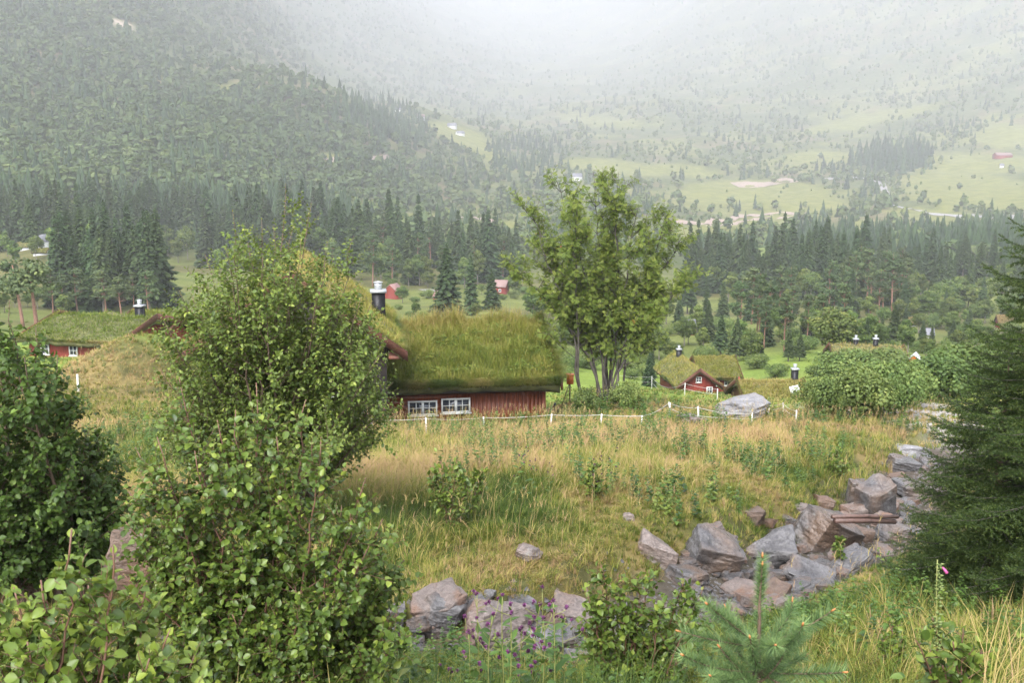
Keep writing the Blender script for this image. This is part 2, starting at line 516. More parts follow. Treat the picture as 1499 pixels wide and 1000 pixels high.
class Leaves:
    def __init__(s):
        s.P = []; s.A = []; s.U = []; s.S = []; s.t = []

    def add(s, P, A, U, S, t):
        s.P.append(P); s.A.append(A); s.U.append(U); s.S.append(S); s.t.append(t)

    def stamp(s, acc, tmpl, keep=None):
        P = np.concatenate(s.P); A = np.concatenate(s.A); U = np.concatenate(s.U); S = np.concatenate(s.S); t = np.concatenate(s.t)
        if keep is not None:
            k = keep(P); P, A, U, S, t = P[k], A[k], U[k], S[k], t[k]
        acc.stamp(*tmpl, mats(A, U, S), P, t)
        return len(P)


def leaves_on(lv, path, size, spacing, r_, t0=.15, droop=.35, tipbright=.3, tmean=.45, tsd=.2):
    """alternate leaves along a twig; young leaves at the tip are paler"""
    seg = np.linalg.norm(np.diff(path, axis=0), axis=1); L = seg.sum()
    n = max(2, int(L * (1 - t0) / spacing))
    f = t0 + (1 - t0) * (np.arange(n) + r_.random(n) * .6) / n
    cum = np.concatenate([[0], np.cumsum(seg)]) / L
    P = np.stack([np.interp(f, cum, path[:, k]) for k in range(3)], 1)
    T = unit(np.stack([np.interp(np.minimum(f + .05, 1), cum, path[:, k]) - np.interp(np.maximum(f - .05, 0), cum, path[:, k]) for k in range(3)], 1))
    ang = np.arange(n) * 2.4 + r_.random(n) * 1.2 + r_.random() * 6
    ref = np.array([.3, .2, 1.]); ref2 = np.array([1., .3, .1])
    a = np.where((np.abs(T[:, 2]) > .85)[:, None], np.cross(T, ref2), np.cross(T, ref)); a = unit(a); b_ = np.cross(T, a)
    out = a * np.cos(ang)[:, None] + b_ * np.sin(ang)[:, None]
    A = unit(T * .55 + out * .9 + np.array([0, 0, -droop]) * (1 - .8 * f[:, None]) + r_.normal(0, .18, (n, 3)))
    A[-1] = unit(T[-1] + r_.normal(0, .2, 3))
    U = unit(np.array([0, 0, 1.]) + .7 * T + r_.normal(0, .55, (n, 3)))
    S = size * (.5 + .75 * r_.random(n) ** .8) * (1 - .45 * sstep(.75, 1, f))
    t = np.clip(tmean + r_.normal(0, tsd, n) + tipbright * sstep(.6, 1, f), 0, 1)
    lv.add(P, A, U, S, t)


def shrub(name, label, cat, base, tips, leaf, lmat, tmpl, r0=.02, nbr=10, brlen=.6, ntw=4, twl=.25, spacing=.03, t_first=.2, seed=1, keep=None,
          group=None, up=.55, bark='twig', tipbright=.3, tmean=.45, droop=.35, spread=.08, leafstem=.35, taper=(.10, 1.05)):
    r_ = np.random.default_rng(seed)
    base = np.asarray(base, float)
    root = empty(name, base, label, cat, group)
    wood, lv = Acc(), Leaves()
    cen = np.mean([np.asarray(t) for t in tips], axis=0) - base
    for tp in tips:
        e = np.asarray(tp, float) - base
        st = np.array([r_.normal(0, spread), r_.normal(0, spread), -.08])
        H = np.linalg.norm(e)
        c1 = st + np.array([e[0] * .22, e[1] * .22, e[2] * .34]); c2 = np.array([e[0] * .72, e[1] * .72, e[2] * .66])
        path = bez(st, c1, c2, e, 16) + np.concatenate([np.zeros((1, 3)), r_.normal(0, .012 * H, (14, 3)) * .5, np.zeros((1, 3))])
        rs = np.linspace(r0 * (.6 + .5 * r_.random()), .003, 16)
        wood.tube(path, rs, 6)
        leaves_on(lv, path[9:], leaf, spacing * 1.3, r_, leafstem, droop * .5, tipbright, tmean + .1)
        for k in range(nbr):
            t = t_first + (1 - t_first) * (k + r_.random()) / nbr * .88
            i = t * 15; i0 = int(i); p = path[i0] * (1 - i + i0) + path[min(i0 + 1, 15)] * (i - i0)
            tg = unit(path[min(i0 + 1, 15)] - path[i0])
            o = p - cen * np.array([1, 1, 0]); o[2] = 0
            az = r_.random() * 2 * math.pi
            d = unit(np.array([math.cos(az), math.sin(az), 0]) + .55 * unit(o) * min(1, np.linalg.norm(o) * 2) + np.array([0, 0, up]) * (.6 + .8 * r_.random()) + .25 * tg)
            l = brlen * (taper[0] + taper[1] * (1 - t) ** .9) * (.4 + 1.05 * r_.random())
            q = p + d * l + np.array([0, 0, .10 * l])
            bp = bez(p, p + d * l * .35 + r_.normal(0, .03 * l, 3), p + d * l * .7 + r_.normal(0, .05 * l, 3), q, 7)
            wood.tube(bp, np.linspace(max(.0025, rs[min(i0, 15)] * .45), .0016, 7), 4, cap=False)
            leaves_on(lv, bp, leaf, spacing, r_, .3, droop, tipbright, tmean)
            for j in range(ntw):
                s_ = .25 + .7 * (j + r_.random()) / ntw
                ii = int(s_ * 6); pp = bp[min(ii, 5)]
                td = unit(unit(bp[min(ii + 1, 6)] - pp) * .6 + r_.normal(0, .5, 3) + np.array([0, 0, .28]))
                tl = twl * (.5 + r_.random()) * (1.1 - .5 * s_)
                tpth = bez(pp, pp + td * tl * .3, pp + td * tl * .65 + r_.normal(0, .02, 3), pp + td * tl + np.array([0, 0, .05 * tl]), 5)
                wood.tube(tpth, np.linspace(.0018, .001, 5), 3, cap=False)
                leaves_on(lv, tpth, leaf, spacing, r_, .1, droop, tipbright, tmean)
    wood.build('stem', M[bark], root, True)
    fo = Acc(); n = lv.stamp(fo, tmpl, keep); print('LEAVES', label, n)
    fo.build('foliage', M[lmat], root, False)
    return root


# ------------------------------------------------------------------ ground sheet
us = np.concatenate([np.linspace(-1.35, -.64, 30)[:-1], np.linspace(-.64, .64, 430), np.linspace(.64, 1.35, 30)[1:]])
ys = np.exp(np.linspace(math.log(.6), math.log(9600), 590))
UU, YY = np.meshgrid(us, ys)
XX = UU * YY
ZZ = gz(XX, YY)


def pixel_of(x, y, z):
    fwd = y * cP - z * sP; upv = y * sP + z * cP
    return CX + F * x / fwd, CY - F * upv / fwd


# visible-distance table for seeding the hillside woods
_tx = np.linspace(-120, 1620, 150); _ty = np.arange(-60, 470, 4.)
_HIT = np.zeros((len(_tx), len(_ty)))
for i_, px_ in enumerate(_tx):
    a_, b0 = ray(px_, 200)
    Yq = np.exp(np.linspace(math.log(90), math.log(9500), 560))
    zz = gz(a_ * Yq, Yq)
    rr = pixel_of(a_ * Yq, Yq, zz)[1]
    mr = np.minimum.accumulate(rr)
    keepi = np.concatenate([[True], mr[1:] < mr[:-1] - 1e-6])
    _HIT[i_] = np.interp(-_ty, -mr[keepi], Yq[keepi])


def hitY(px, py):
    i = np.clip((px + 120) / (1740 / 149), 0, 148.99); j = np.clip((py + 60) / 4., 0, len(_ty) - 1.01)
    i0 = i.astype(int); j0 = j.astype(int); fi = i - i0; fj = j - j0
    h = lambda a, b_: _HIT[a, b_]
    return (h(i0, j0) * (1 - fi) + h(i0 + 1, j0) * fi) * (1 - fj) + (h(i0, j0 + 1) * (1 - fi) + h(i0 + 1, j0 + 1) * fi) * fj


FIELDS = [(690, 208, 62, 20, .42), (630, 185, 45, 9, .5), (1100, 283, 130, 22, 0), (1190, 300, 60, 16, 0), (1425, 280, 120, 30, .1), (1420, 240, 110, 18, 0), (900, 245, 90, 12, .1), (880, 178, 70, 8, .1),
          (555, 300, 45, 10, 0), (300, 287, 30, 9, -.3), (1090, 325, 130, 12, -.15), (1290, 335, 60, 10, .2), (1370, 315, 90, 10, .1), (340, 128, 60, 5, 0), (480, 232, 40, 8, 0), (1270, 175, 120, 10, -.2), (330, 235, 30, 4, 0),
          (720, 330, 60, 8, 0), (1000, 250, 60, 10, .1), (620, 317, 50, 6, 0), (180, 35, 18, 9, 0), (1480, 200, 60, 20, 0), (1200, 230, 60, 10, 0)]


def field_mask(px, py, k=1.):
    f = np.zeros(np.shape(px))
    for cx, cy, rx, ry, sl in FIELDS:
        dx = px - cx; dy = py - cy - sl * dx
        f = np.maximum(f, 1 - sstep(.7, 1.15, np.sqrt((dx / rx) ** 2 + (dy / (ry * k)) ** 2)))
    return f


PXg, PYg = pixel_of(XX, YY, ZZ)
cover = np.zeros(XX.shape + (3,))


def lay(col, w):
    w = np.clip(w, 0, 1)[..., None]
    cover[:] = cover * (1 - w) + np.array(col) * w


n_a = fbm(XX * .35, YY * .35, 4, 21); n_b = fbm(XX * .03, YY * .03, 4, 31); n_c = fbm(XX * .008, YY * .008, 4, 41)
cover[:] = (.085, .085, .032)
lay((.19, .145, .065), sstep(.42, .62, n_a) * (YY < 45))
lay((.045, .055, .022), sstep(.5, .65, fbm(XX * 1.3, YY * 1.3, 3, 51)) * (YY < 45) * .7)
cdg = creek_d(XX, YY)
lay((.070, .060, .052), (1 - sstep(.65, 1.0, cdg)) * (YY < 40))
lay((.135, .19, .038), sstep(37, 40, YY) * (1 - sstep(110, 140, YY)))
lay((.085, .11, .03), sstep(.45, .6, n_b) * sstep(45, 60, YY) * (1 - sstep(300, 380, YY)))
lay((.105, .125, .036), sstep(110, 150, YY) * (1 - sstep(330, 420, YY)) * sstep(.40, .55, n_b))
hill = sstep(330, 430, YY)
lay((.070, .085, .033), hill)
lay((.066, .084, .034), hill * (1 - sstep(-.25, .1, UU)) * .8)
lay((.12, .13, .045), hill * sstep(.46, .6, n_c) * sstep(-.2, .15, UU))
lay((.055, .072, .028), hill * sstep(.5, .62, fbm(XX * .013, YY * .013, 5, 67)) * .8)
lay((.12, .10, .06), hill * sstep(.6, .72, fbm(XX * .02, YY * .02, 3, 61)) * .7)
lay((.125, .135, .042), field_mask(PXg, PYg) * (YY > 380))
# grey gravel yard by the right-hand cabins
yard = ground_at(1335, 600)
lay((.24, .235, .235), 1 - sstep(.6, 1.1, np.hypot((XX - yard[0]) / 3.0, (YY - yard[1] - 2) / 9)))
lay((.30, .25, .22), (1 - sstep(.5, 1.1, np.hypot((PXg - 180 - (PYg - 35) * 1.5) / 13, (PYg - 35) / 10))) * (YY > 900))

ac = Acc()
nr, nc = XX.shape
idx = np.arange(nr * nc).reshape(nr, nc)
ac.add(np.stack([XX, YY, ZZ], -1).reshape(-1, 3), np.stack([idx[:-1, :-1], idx[:-1, 1:], idx[1:, 1:], idx[1:, :-1]], -1).reshape(-1, 4))
gnd = ac.build('ground', M['ground'], None, True)
ca = gnd.data.attributes.new('cover', 'FLOAT_COLOR', 'POINT')
ca.data.foreach_set('color', np.concatenate([cover.reshape(-1, 3), np.ones((nr * nc, 1))], 1).astype(np.float32).ravel())
tag(gnd, kind='structure')


# ------------------------------------------------------------------ roads laid on the hills
def road(name, pix, width, mat, lift=.35):
    pts = []
    for (px, py) in pix:
        Y = float(hitY(np.array([float(px)]), np.array([float(py)]))[0]); a, b_ = ray(px, py); pts.append((a * Y, Y))
    pts = np.array(pts); seg = np.linalg.norm(np.diff(pts, axis=0), axis=1); cu = np.concatenate([[0], np.cumsum(seg)])
    n = max(12, int(cu[-1] / 6)); s_ = np.linspace(0, cu[-1], n)
    P = np.stack([np.interp(s_, cu, pts[:, k]) for k in range(2)], 1)
    for _ in range(3):
        P[1:-1] = (P[:-2] + 2 * P[1:-1] + P[2:]) / 4
    t = unit(np.gradient(P, axis=0)); nn = np.stack([-t[:, 1], t[:, 0]], 1)
    rows = []
    for k in np.linspace(-1, 1, 5):
        q = P + nn * width * .5 * k * (1 + .12 * (vnoise(s_ * .05, s_ * 0 + k, 3)[:, None] - .5))
        rows.append(np.stack([q[:, 0], q[:, 1], gz(q[:, 0], q[:, 1]) + lift], 1))
    V = np.stack(rows, 1); i = np.arange(n * 5).reshape(n, 5)
    a = Acc(); a.add(V.reshape(-1, 3), np.stack([i[:-1, :-1], i[1:, :-1], i[1:, 1:], i[:-1, 1:]], -1).reshape(-1, 4))
    return tag(a.build(name, M[mat], None, True), kind='structure')


road('gravel_road', [(1300, 300), (1299, 293), (1297, 285), (1294, 276), (1291, 268), (1275, 262), (1240, 260), (1210, 263)], 7, 'gravel')
road('gravel_road', [(1300, 299), (1325, 305), (1352, 309), (1385, 314), (1430, 319), (1480, 322), (1560, 324)], 7, 'gravel')
road('dirt_track', [(985, 325), (1020, 328), (1050, 322), (1085, 316), (1130, 312), (1180, 313)], 11, 'dirt')
road('dirt_track', [(1040, 330), (1080, 325), (1130, 318), (1170, 315)], 8, 'dirt')
road('gravel_pit', [(1075, 271), (1110, 269), (1140, 266), (1160, 263)], 34, 'dirt')
road('dirt_track', [(280, 300), (292, 292), (303, 283), (300, 276)], 8, 'dirt')
road('dirt_track', [(1250, 345), (1262, 350), (1290, 355), (1315, 362)], 7, 'dirt')
road('dirt_track', [(610, 318), (650, 318), (690, 318), (725, 327)], 6, 'dirt')
road('dirt_track', [(470, 233), (500, 232), (530, 231), (570, 230)], 5, 'dirt')
road('gravel_road', [(622, 424), (636, 427), (650, 431), (664, 437)], 4, 'gravel', .1)


# ------------------------------------------------------------------ grass
def blades(acc, P, az, L, lean, w, tint, r_, seg=2):
    n = len(P)
    S = [0, .55, 1.] if seg == 2 else [0, .35, .7, 1.]
    d = np.stack([np.cos(az), np.sin(az), np.zeros(n)], 1)
    sa = az + math.pi / 2 + r_.normal(0, .5, n)
    sd = np.stack([np.cos(sa), np.sin(sa), np.zeros(n)], 1)
    V = []
    for k, s_ in enumerate(S):
        c = P + d * (L * lean * s_ ** 2)[:, None] + np.array([0, 0, 1.]) * (L * s_ * (1 - .42 * lean * s_))[:, None]
        if k < len(S) - 1:
            ww = (w * (1 - s_ * .55))[:, None]
            V += [c - sd * ww * .5, c + sd * ww * .5]
        else:
            V += [c]
    V = np.stack(V, 1); m_ = V.shape[1]
    off = (np.arange(n) * m_)[:, None]
    Q = [np.concatenate([off + 2 * k, off + 2 * k + 1, off + 2 * k + 3, off + 2 * k + 2], 1) for k in range(len(S) - 2)]
    e = 2 * (len(S) - 2)
    T = np.concatenate([off + e, off + e + 1, off + e + 2], 1)
    acc.add(V.reshape(-1, 3), np.concatenate(Q), T, np.repeat(tint, m_))


def meadow(name, y0, y1, ntuft, nb, w, Lr, seed, seg=2, umax=.6, ok=None, ypow=1., tintf=None, label=None, lenf=None):
    r_ = np.random.default_rng(seed)
    y = (y0 ** (1 + ypow) + r_.random(ntuft) * (y1 ** (1 + ypow) - y0 ** (1 + ypow))) ** (1 / (1 + ypow))
    x = (r_.random(ntuft) * 2 - 1) * umax * y
    k = creek_d(x, y) > np.where(far_side(x, y), .62, .92) + .25 * r_.random(ntuft)
    if ok is not None: k &= ok(x, y)
    x, y = x[k], y[k]; n = len(x)
    pat = fbm(x * .45, y * .45, 3, 71); p2 = fbm(x * .16 + 5, y * .16, 3, 72)
    # straw or green, by patch
    ts = tintf(x, y, pat, p2) if tintf else np.clip(.30 + (p2 - .5) * 1.5 + (pat - .5) * 1.1, .02, .98)
    size = (Lr[0] + (Lr[1] - Lr[0]) * r_.random(n)) * (.75 + .5 * fbm(x * .8, y * .8, 2, 73))
    if lenf is not None: size = size * lenf(x, y)
    taz = (fbm(x * .55, y * .55, 2, 74) - .5) * 9 + r_.normal(.2, .5, n); tl = np.clip(r_.normal(.72, .28, n), .1, 1.25)
    ts = np.clip(ts + r_.normal(0, .20, n), .02, .98)
    rep = lambda a: np.repeat(a, nb)
    N = n * nb
    rad = r_.random(N) ** .5 * .15 * rep(size) / .45
    ra = r_.random(N) * 2 * math.pi
    bx_ = rep(x) + rad * np.cos(ra); by_ = rep(y) + rad * np.sin(ra)
    z = rep(gz(x, y)) - .02
    az = np.where(r_.random(N) < .5, rep(taz), ra) + r_.normal(0, .5, N)
    L = rep(size) * (.5 + .7 * r_.random(N))
    lean = np.clip(rep(tl) * (.4 + 1. * r_.random(N)), .05, 1.25)
    t = np.clip(rep(ts) + r_.normal(0, .13, N), 0, 1)
    a = Acc(); blades(a, np.stack([bx_, by_, z], 1), az, L, lean, w * (.7 + .6 * r_.random(N)) * (rep(y) / y0) ** .35, t, r_, seg)
    return tag(a.build(name, M['grass']), label, 'grass', kind='stuff')


def near_side(x, y):
    return y < np.interp(x, CREEK[:, 0], CREEK[:, 1])


def far_side(x, y):
    return y >= np.interp(x, CREEK[:, 0], CREEK[:, 1])


def tint_meadow(x, y, pat, p2):
    s_ = .63 + (p2 - .5) * .9 + (pat - .5) * 1.35
    s_ = s_ + .22 * sstep(13, 26, y) # drier higher up the meadow
    s_ = s_ - .22 * sstep(-6, -10, x) * (y > 24)
    cd = creek_d(x, y)
    s_ = s_ - .16 * (1 - sstep(1.5, 4, cd))
    return np.clip(s_, .05, .95)


def tint_front(x, y, pat, p2):
    return np.clip(.30 + (p2 - .5) * 1.2 + (pat - .5) * 1.4 - .05 * (x > 1), .03, .85)


def notcabin(x, y):
    return ~((x > -9.5) & (x < 1.8) & (y > 33.2 - .0 * x) & (y < 44))


meadow('meadow_grass', 9.2, 20, 17500, 20, .0064, (.13, .44), 11, 3, .58, far_side, 1., tint_meadow, 'long straw and green grass on the meadow beyond the creek', lambda x, y: .42 + .58 * sstep(1.3, 4.5, creek_d(x, y)))
meadow('meadow_grass', 20, 39, 15500, 14, .0120, (.16, .48), 12, 2, .56, lambda x, y: far_side(x, y) & notcabin(x, y) & ~((x > 5) & (y > 36.5)), .9, tint_meadow, 'dry pinkish straw grass on the upper meadow below the fence', lambda x, y: 1 - .5 * sstep(25, 32, y))
def bank_len(x, y):
    cd = creek_d(x, y)
    return (.30 + .70 * sstep(1.2, 3.2, cd)) * (1 - .45 * sstep(5, 7, y) * (x < 1.2)) * (1 - .30 * (x > .8))


meadow('bank_grass', 3.4, 12.5, 8200, 22, .0048, (.18, .5), 13, 3, .62, lambda x, y: np.array([near_side(a, b_) for a, b_ in zip(x, y)], bool), .8, tint_front, 'green and brown grass on the near bank of the creek', bank_len)
meadow('lawn_grass', 37, 62, 9000, 9, .02, (.10, .24), 14, 2, .56, notcabin, 1., lambda x, y, a, b_: np.clip(.33 + (a - .5) * .6 + .10 * (x < -8), .1, .8), 'bright green lawn grass between the fence and the red cabin')

meadow('moss_grass', 8.8, 24, 26000, 14, .0055, (.07, .19), 16, 2, .58, lambda x, y: far_side(x, y) & (creek_d(x, y) < 4.2), .9, lambda x, y, a, b_: np.clip(.36 + (a - .5) * 1.1 + (b_ - .5) * .6, .08, .72), 'short mossy yellow-green turf on the far edge of the creek')

# feathery flowering stalks
r_ = np.random.default_rng(15)
n = 9000
y = (9.8 ** 1.9 + r_.random(n) * (37 ** 1.9 - 9.8 ** 1.9)) ** (1 / 1.9); x = (r_.random(n) * 2 - 1) * .56 * y
k = (creek_d(x, y) > 1.3) & notcabin(x, y) & (fbm(x * .3, y * .3, 3, 77) > .44)
x, y = x[k], y[k]; n = len(x); z = gz(x, y)
ac = Acc()
L = .45 + .4 * r_.random(n); az = r_.normal(.3, .8, n); le = .15 + .5 * r_.random(n)
P = np.stack([x, y, z], 1); tn = np.clip(.86 + r_.normal(0, .09, n), 0, 1)
blades(ac, P, az, L, le, .0032 * (y / 10) ** .5, tn, r_)
tipp = P + np.stack([np.cos(az) * L * le * .85, np.sin(az) * L * le * .85, L * (1 - .4 * le) * .93], 1)
for q in range(4):
    blades(ac, tipp - np.array([0, 0, .03 * q]), r_.random(n) * 6.28, .05 + .05 * r_.random(n), .9 + 0 * L, .007 * (y / 10) ** .4, tn, r_)
tag(ac.build('seed_grass', M['grass']), 'feathery pinkish seed heads standing over the meadow grass', 'grass', kind='stuff')


def herbs(name, n, y0, y1, size, seed, label, umax=.58, cond=None):
    r_ = np.random.default_rng(seed)
    y = y0 + (y1 - y0) * r_.random(n) ** .8; x = (r_.random(n) * 2 - 1) * umax * y
    k = (creek_d(x, y) > 1.15) & notcabin(x, y) & (fbm(x * .35 + 9, y * .35, 3, 88) > .47)
    if cond is not None: k &= cond(x, y)
    x, y = x[k], y[k]; z = gz(x, y); n = len(x)
    lv = Leaves(); st = Acc()
    nl = 26
    h = size * (.5 + r_.random(n)); hue = np.clip(r_.normal(.5, .2, n), 0, 1)
    f = (np.arange(nl)[None] + r_.random((n, nl))) / nl
    ln = r_.normal(0, .18, (n, 2))
    P = np.stack([x[:, None] + ln[:, :1] * f * h[:, None], y[:, None] + ln[:, 1:] * f * h[:, None], z[:, None] + f * h[:, None]], -1).reshape(-1, 3)
    az = (np.arange(nl)[None] * 2.4 + r_.random((n, 1)) * 6).reshape(-1)
    A = unit(np.stack([np.cos(az), np.sin(az), r_.normal(.25, .3, n * nl)], 1))
    U = unit(np.array([0, 0, 1.]) + r_.normal(0, .3, (n * nl, 3)))
    S = (np.repeat(h, nl) * .19 * (1.15 - .7 * f.ravel()) * (.7 + .6 * r_.random(n * nl)))
    lv.add(P, A, U, S, np.clip(np.repeat(hue, nl) + r_.normal(0, .15, n * nl), 0, 1))
    a = Acc(); lv.stamp(a, LEAF_OVAL)
    blades(a, np.stack([x, y, z], 1), r_.random(n) * 6, h, .1 + 0 * h, .006 + 0 * h, .3 + 0 * h, r_)
    return tag(a.build(name, M['herb']), label, 'plants', kind='stuff')


herbs('meadow_herbs', 6500, 9.6, 36, .40, 21, 'leafy green weeds scattered through the meadow grass')
herbs('bank_herbs', 2200, 4.2, 12, .26, 22, 'low leafy weeds on the near bank of the creek', .6)


# ------------------------------------------------------------------ tree templates (unit: metres, shared by copies)
def cards(acc, P, N, size, tint, r_, asp=1., up=None):
    """small leaf-clump faces, roughly facing N"""
    n = len(P)
    N = unit(N); ref = unit(r_.normal(0, 1, (n, 3)) + (0 if up is None else up))
    Mx = mats(ref - N * (ref * N).sum(1, keepdims=True), N, size)
    tv = np.array([[-.5 * asp, -.5, -.04], [.18, -.62, 0], [.55 * asp, -.05, -.08], [.2, .55, 0], [-.42 * asp, .4, -.06], [0, 0, .1]])
    acc.stamp(tv, np.zeros((0, 4), int), np.array([[0, 1, 5], [1, 2, 5], [2, 3, 5], [3, 4, 5], [4, 0, 5]]), Mx, P, tint)


def spruce_crown(seed, H=10., R0=1.9, nbr=210, z0=.5, dens=6):
    r_ = np.random.default_rng(seed); a = Acc()
    z = z0 + (H - z0) * (1 - (1 - np.sort(r_.random(nbr))) ** .5 * 1.)
    z = z0 + (H * .985 - z0) * np.sort(r_.random(nbr)) ** 1.15
    fr = 1 - z / H
    az = np.arange(nbr) * 2.399 + r_.normal(0, .35, nbr)
    Rr = (R0 * np.clip(fr, 0, 1) ** .85 * (1 - .25 * (fr > .9)) + .05) * (.66 + .55 * r_.random(nbr)) * (1 + .12 * np.sin(az * 2 + seed))
    for j in range(dens):
        s_ = .18 + .82 * (j + r_.random(nbr) * .6) / dens
        rad = Rr * s_
        P = np.stack([np.cos(az) * rad, np.sin(az) * rad, z - Rr * (.10 + .42 * s_ - .16 * s_ ** 3)], 1) + r_.normal(0, .06, (nbr, 3))
        out = np.stack([np.cos(az), np.sin(az), 0 * az], 1)
        tv = np.array([[-.5, 0, -.1], [-.28, .62, -.18], [0, .95, -.10], [.3, .6, -.2], [.5, 0, -.12], [.22, -.35, .02], [-.24, -.3, .02], [0, .2, .08], [-.3, .15, -.55], [.28, .2, -.5]])
        tt = np.array([[0, 7, 1], [1, 7, 2], [2, 7, 3], [3, 7, 4], [4, 7, 5], [5, 7, 6], [6, 7, 0], [0, 8, 7], [7, 9, 4], [1, 8, 7], [7, 9, 3]])
        sz = (.13 + .52 * np.clip(fr, 0, 1) ** .6) * (.7 + .6 * r_.random(nbr)) * R0 / 1.9
        ax = unit(out + np.array([0, 0, -.35]) + r_.normal(0, .25, (nbr, 3)))
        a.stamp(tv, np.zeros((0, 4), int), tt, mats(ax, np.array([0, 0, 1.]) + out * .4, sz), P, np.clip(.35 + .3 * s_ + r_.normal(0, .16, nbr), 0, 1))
    # leader
    zt = np.linspace(H * .93, H, 5)
    cards(a, np.stack([0 * zt, 0 * zt, zt], 1), r_.normal(0, 1, (5, 3)), .16, .5, r_)
    return a


def broad_crown(seed, H=8., rx=2.1, rz=3.0, zc=4.7, ncl=26, per=60, size=.30, up=0.):
    r_ = np.random.default_rng(seed); a = Acc()
    u = unit(r_.normal(0, 1, (ncl, 3))); rad = r_.random(ncl) ** .4
    Cc = u * rad[:, None] * np.array([rx * .78, rx * .78, rz * .8]) * (1 - .25 * (u[:, 2:] > .3)) + np.array([0, 0, zc])
    cr = (.55 + .5 * r_.random(ncl)) * rx / 2.1
    d = unit(r_.normal(0, 1, (ncl, per, 3)) + np.array([0, 0, .25]))
    P = (Cc[:, None] + d * cr[:, None, None] * (.55 + .5 * r_.random((ncl, per, 1))) * np.array([1.1, 1.1, .85])).reshape(-1, 3)
    N = d.reshape(-1, 3) + r_.normal(0, .5, (ncl * per, 3)) + np.array([0, 0, .35 + up])
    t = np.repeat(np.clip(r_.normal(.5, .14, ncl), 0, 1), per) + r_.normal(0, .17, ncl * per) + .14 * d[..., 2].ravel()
    cards(a, P, N, size * (.6 + .8 * r_.random(ncl * per)), np.clip(t, 0, 1), r_)
    return a, Cc


def pine_crown(seed, H=12.):
    r_ = np.random.default_rng(seed); a = Acc(); ncl = 30; per = 55
    f = r_.random(ncl); zc = H * (.42 + .55 * f); R_ = 2.1 * np.sqrt(np.clip(1.05 - f, 0, 1)) * (.4 + .6 * r_.random(ncl)); az = np.arange(ncl) * 2.4 + r_.normal(0, .4, ncl)
    Cc = np.stack([np.cos(az) * R_, np.sin(az) * R_, zc], 1)
    d = unit(r_.normal(0, 1, (ncl, per, 3)))
    P = (Cc[:, None] + d * np.array([.85, .85, .42]) * (.5 + .6 * r_.random((ncl, per, 1)))).reshape(-1, 3)
    t = np.repeat(np.clip(r_.normal(.5, .15, ncl), 0, 1), per) + r_.normal(0, .15, ncl * per)
    cards(a, P, d.reshape(-1, 3) + r_.normal(0, .5, (ncl * per, 3)) + np.array([0, 0, .5]), .24 * (.6 + .8 * r_.random(ncl * per)), np.clip(t, 0, 1), r_)
    return a, Cc


def trunk_acc(H, r0, limbs=None, seed=0, bend=.1):
    r_ = np.random.default_rng(seed); a = Acc()
    z = np.linspace(-.4, H, 9)
    P = np.stack([bend * np.sin(z / H * 3 + seed), bend * np.cos(z / H * 2.4 + seed) - bend, z], 1)
    a.tube(P, r0 * (1 - .88 * np.clip(z / H, 0, 1)), 7)
    if limbs is not None:
        for c in limbs:
            zs = max(.25 * H, c[2] - .9 - .4 * r_.random())
            p = np.array([np.interp(zs, z, P[:, 0]), np.interp(zs, z, P[:, 1]), zs])
            a.tube(bez(p, p + (c - p) * np.array([.4, .4, .2]), p + (c - p) * np.array([.8, .8, .6]), c, 5), np.linspace(r0 * .3, .015, 5), 4)
    return a


TPL = {'spruce': [], 'pine': [], 'birch': [], 'bush': []}
for s_ in range(7):
    H = 10.
    cr = spruce_crown(100 + s_, H, (1.55, 1.9, 2.15, 1.35, 1.75, 2.0, 1.6)[s_], 190 + 14 * s_, (.5, .9, .4, 1.6, .6, 2.4, .5)[s_])
    TPL['spruce'].append((H, cr.mesh('spruce_crown', M['tree_spruce']), trunk_acc(9.4, .17, None, s_, .05).mesh('spruce_trunk', M['bark_grey'], True)))
for s_ in range(4):
    cr, Cc = pine_crown(120 + s_)
    TPL['pine'].append((12.2, cr.mesh('pine_crown', M['tree_pine']), trunk_acc(11.6, .19, Cc, s_, .2).mesh('pine_trunk', M['bark_red'], True)))
for s_ in range(5):
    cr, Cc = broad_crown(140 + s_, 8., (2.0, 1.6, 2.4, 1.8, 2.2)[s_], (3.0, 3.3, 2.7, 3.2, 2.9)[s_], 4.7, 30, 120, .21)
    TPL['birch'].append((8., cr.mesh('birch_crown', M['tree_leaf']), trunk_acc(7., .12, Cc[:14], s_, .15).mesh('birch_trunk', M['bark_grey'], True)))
for s_ in range(3):
    cr, Cc = broad_crown(150 + s_, 3., 1.7, 1.25, 1.35, 30, 230, .105)
    TPL['bush'].append((2.7, cr.mesh('bush_crown', M['bush']), trunk_acc(2., .05, Cc[:12], s_, .1).mesh('bush_stem', M['bark'], True)))
PARTS = {'spruce': ('spruce_tree', 'spruce', 'crown', 'trunk'), 'pine': ('pine_tree', 'pine', 'crown', 'trunk'), 'birch': ('birch_tree', 'tree', 'crown', 'trunk'), 'bush': ('willow_bush', 'bush', 'foliage', 'stem')}
rt = np.random.default_rng(33)


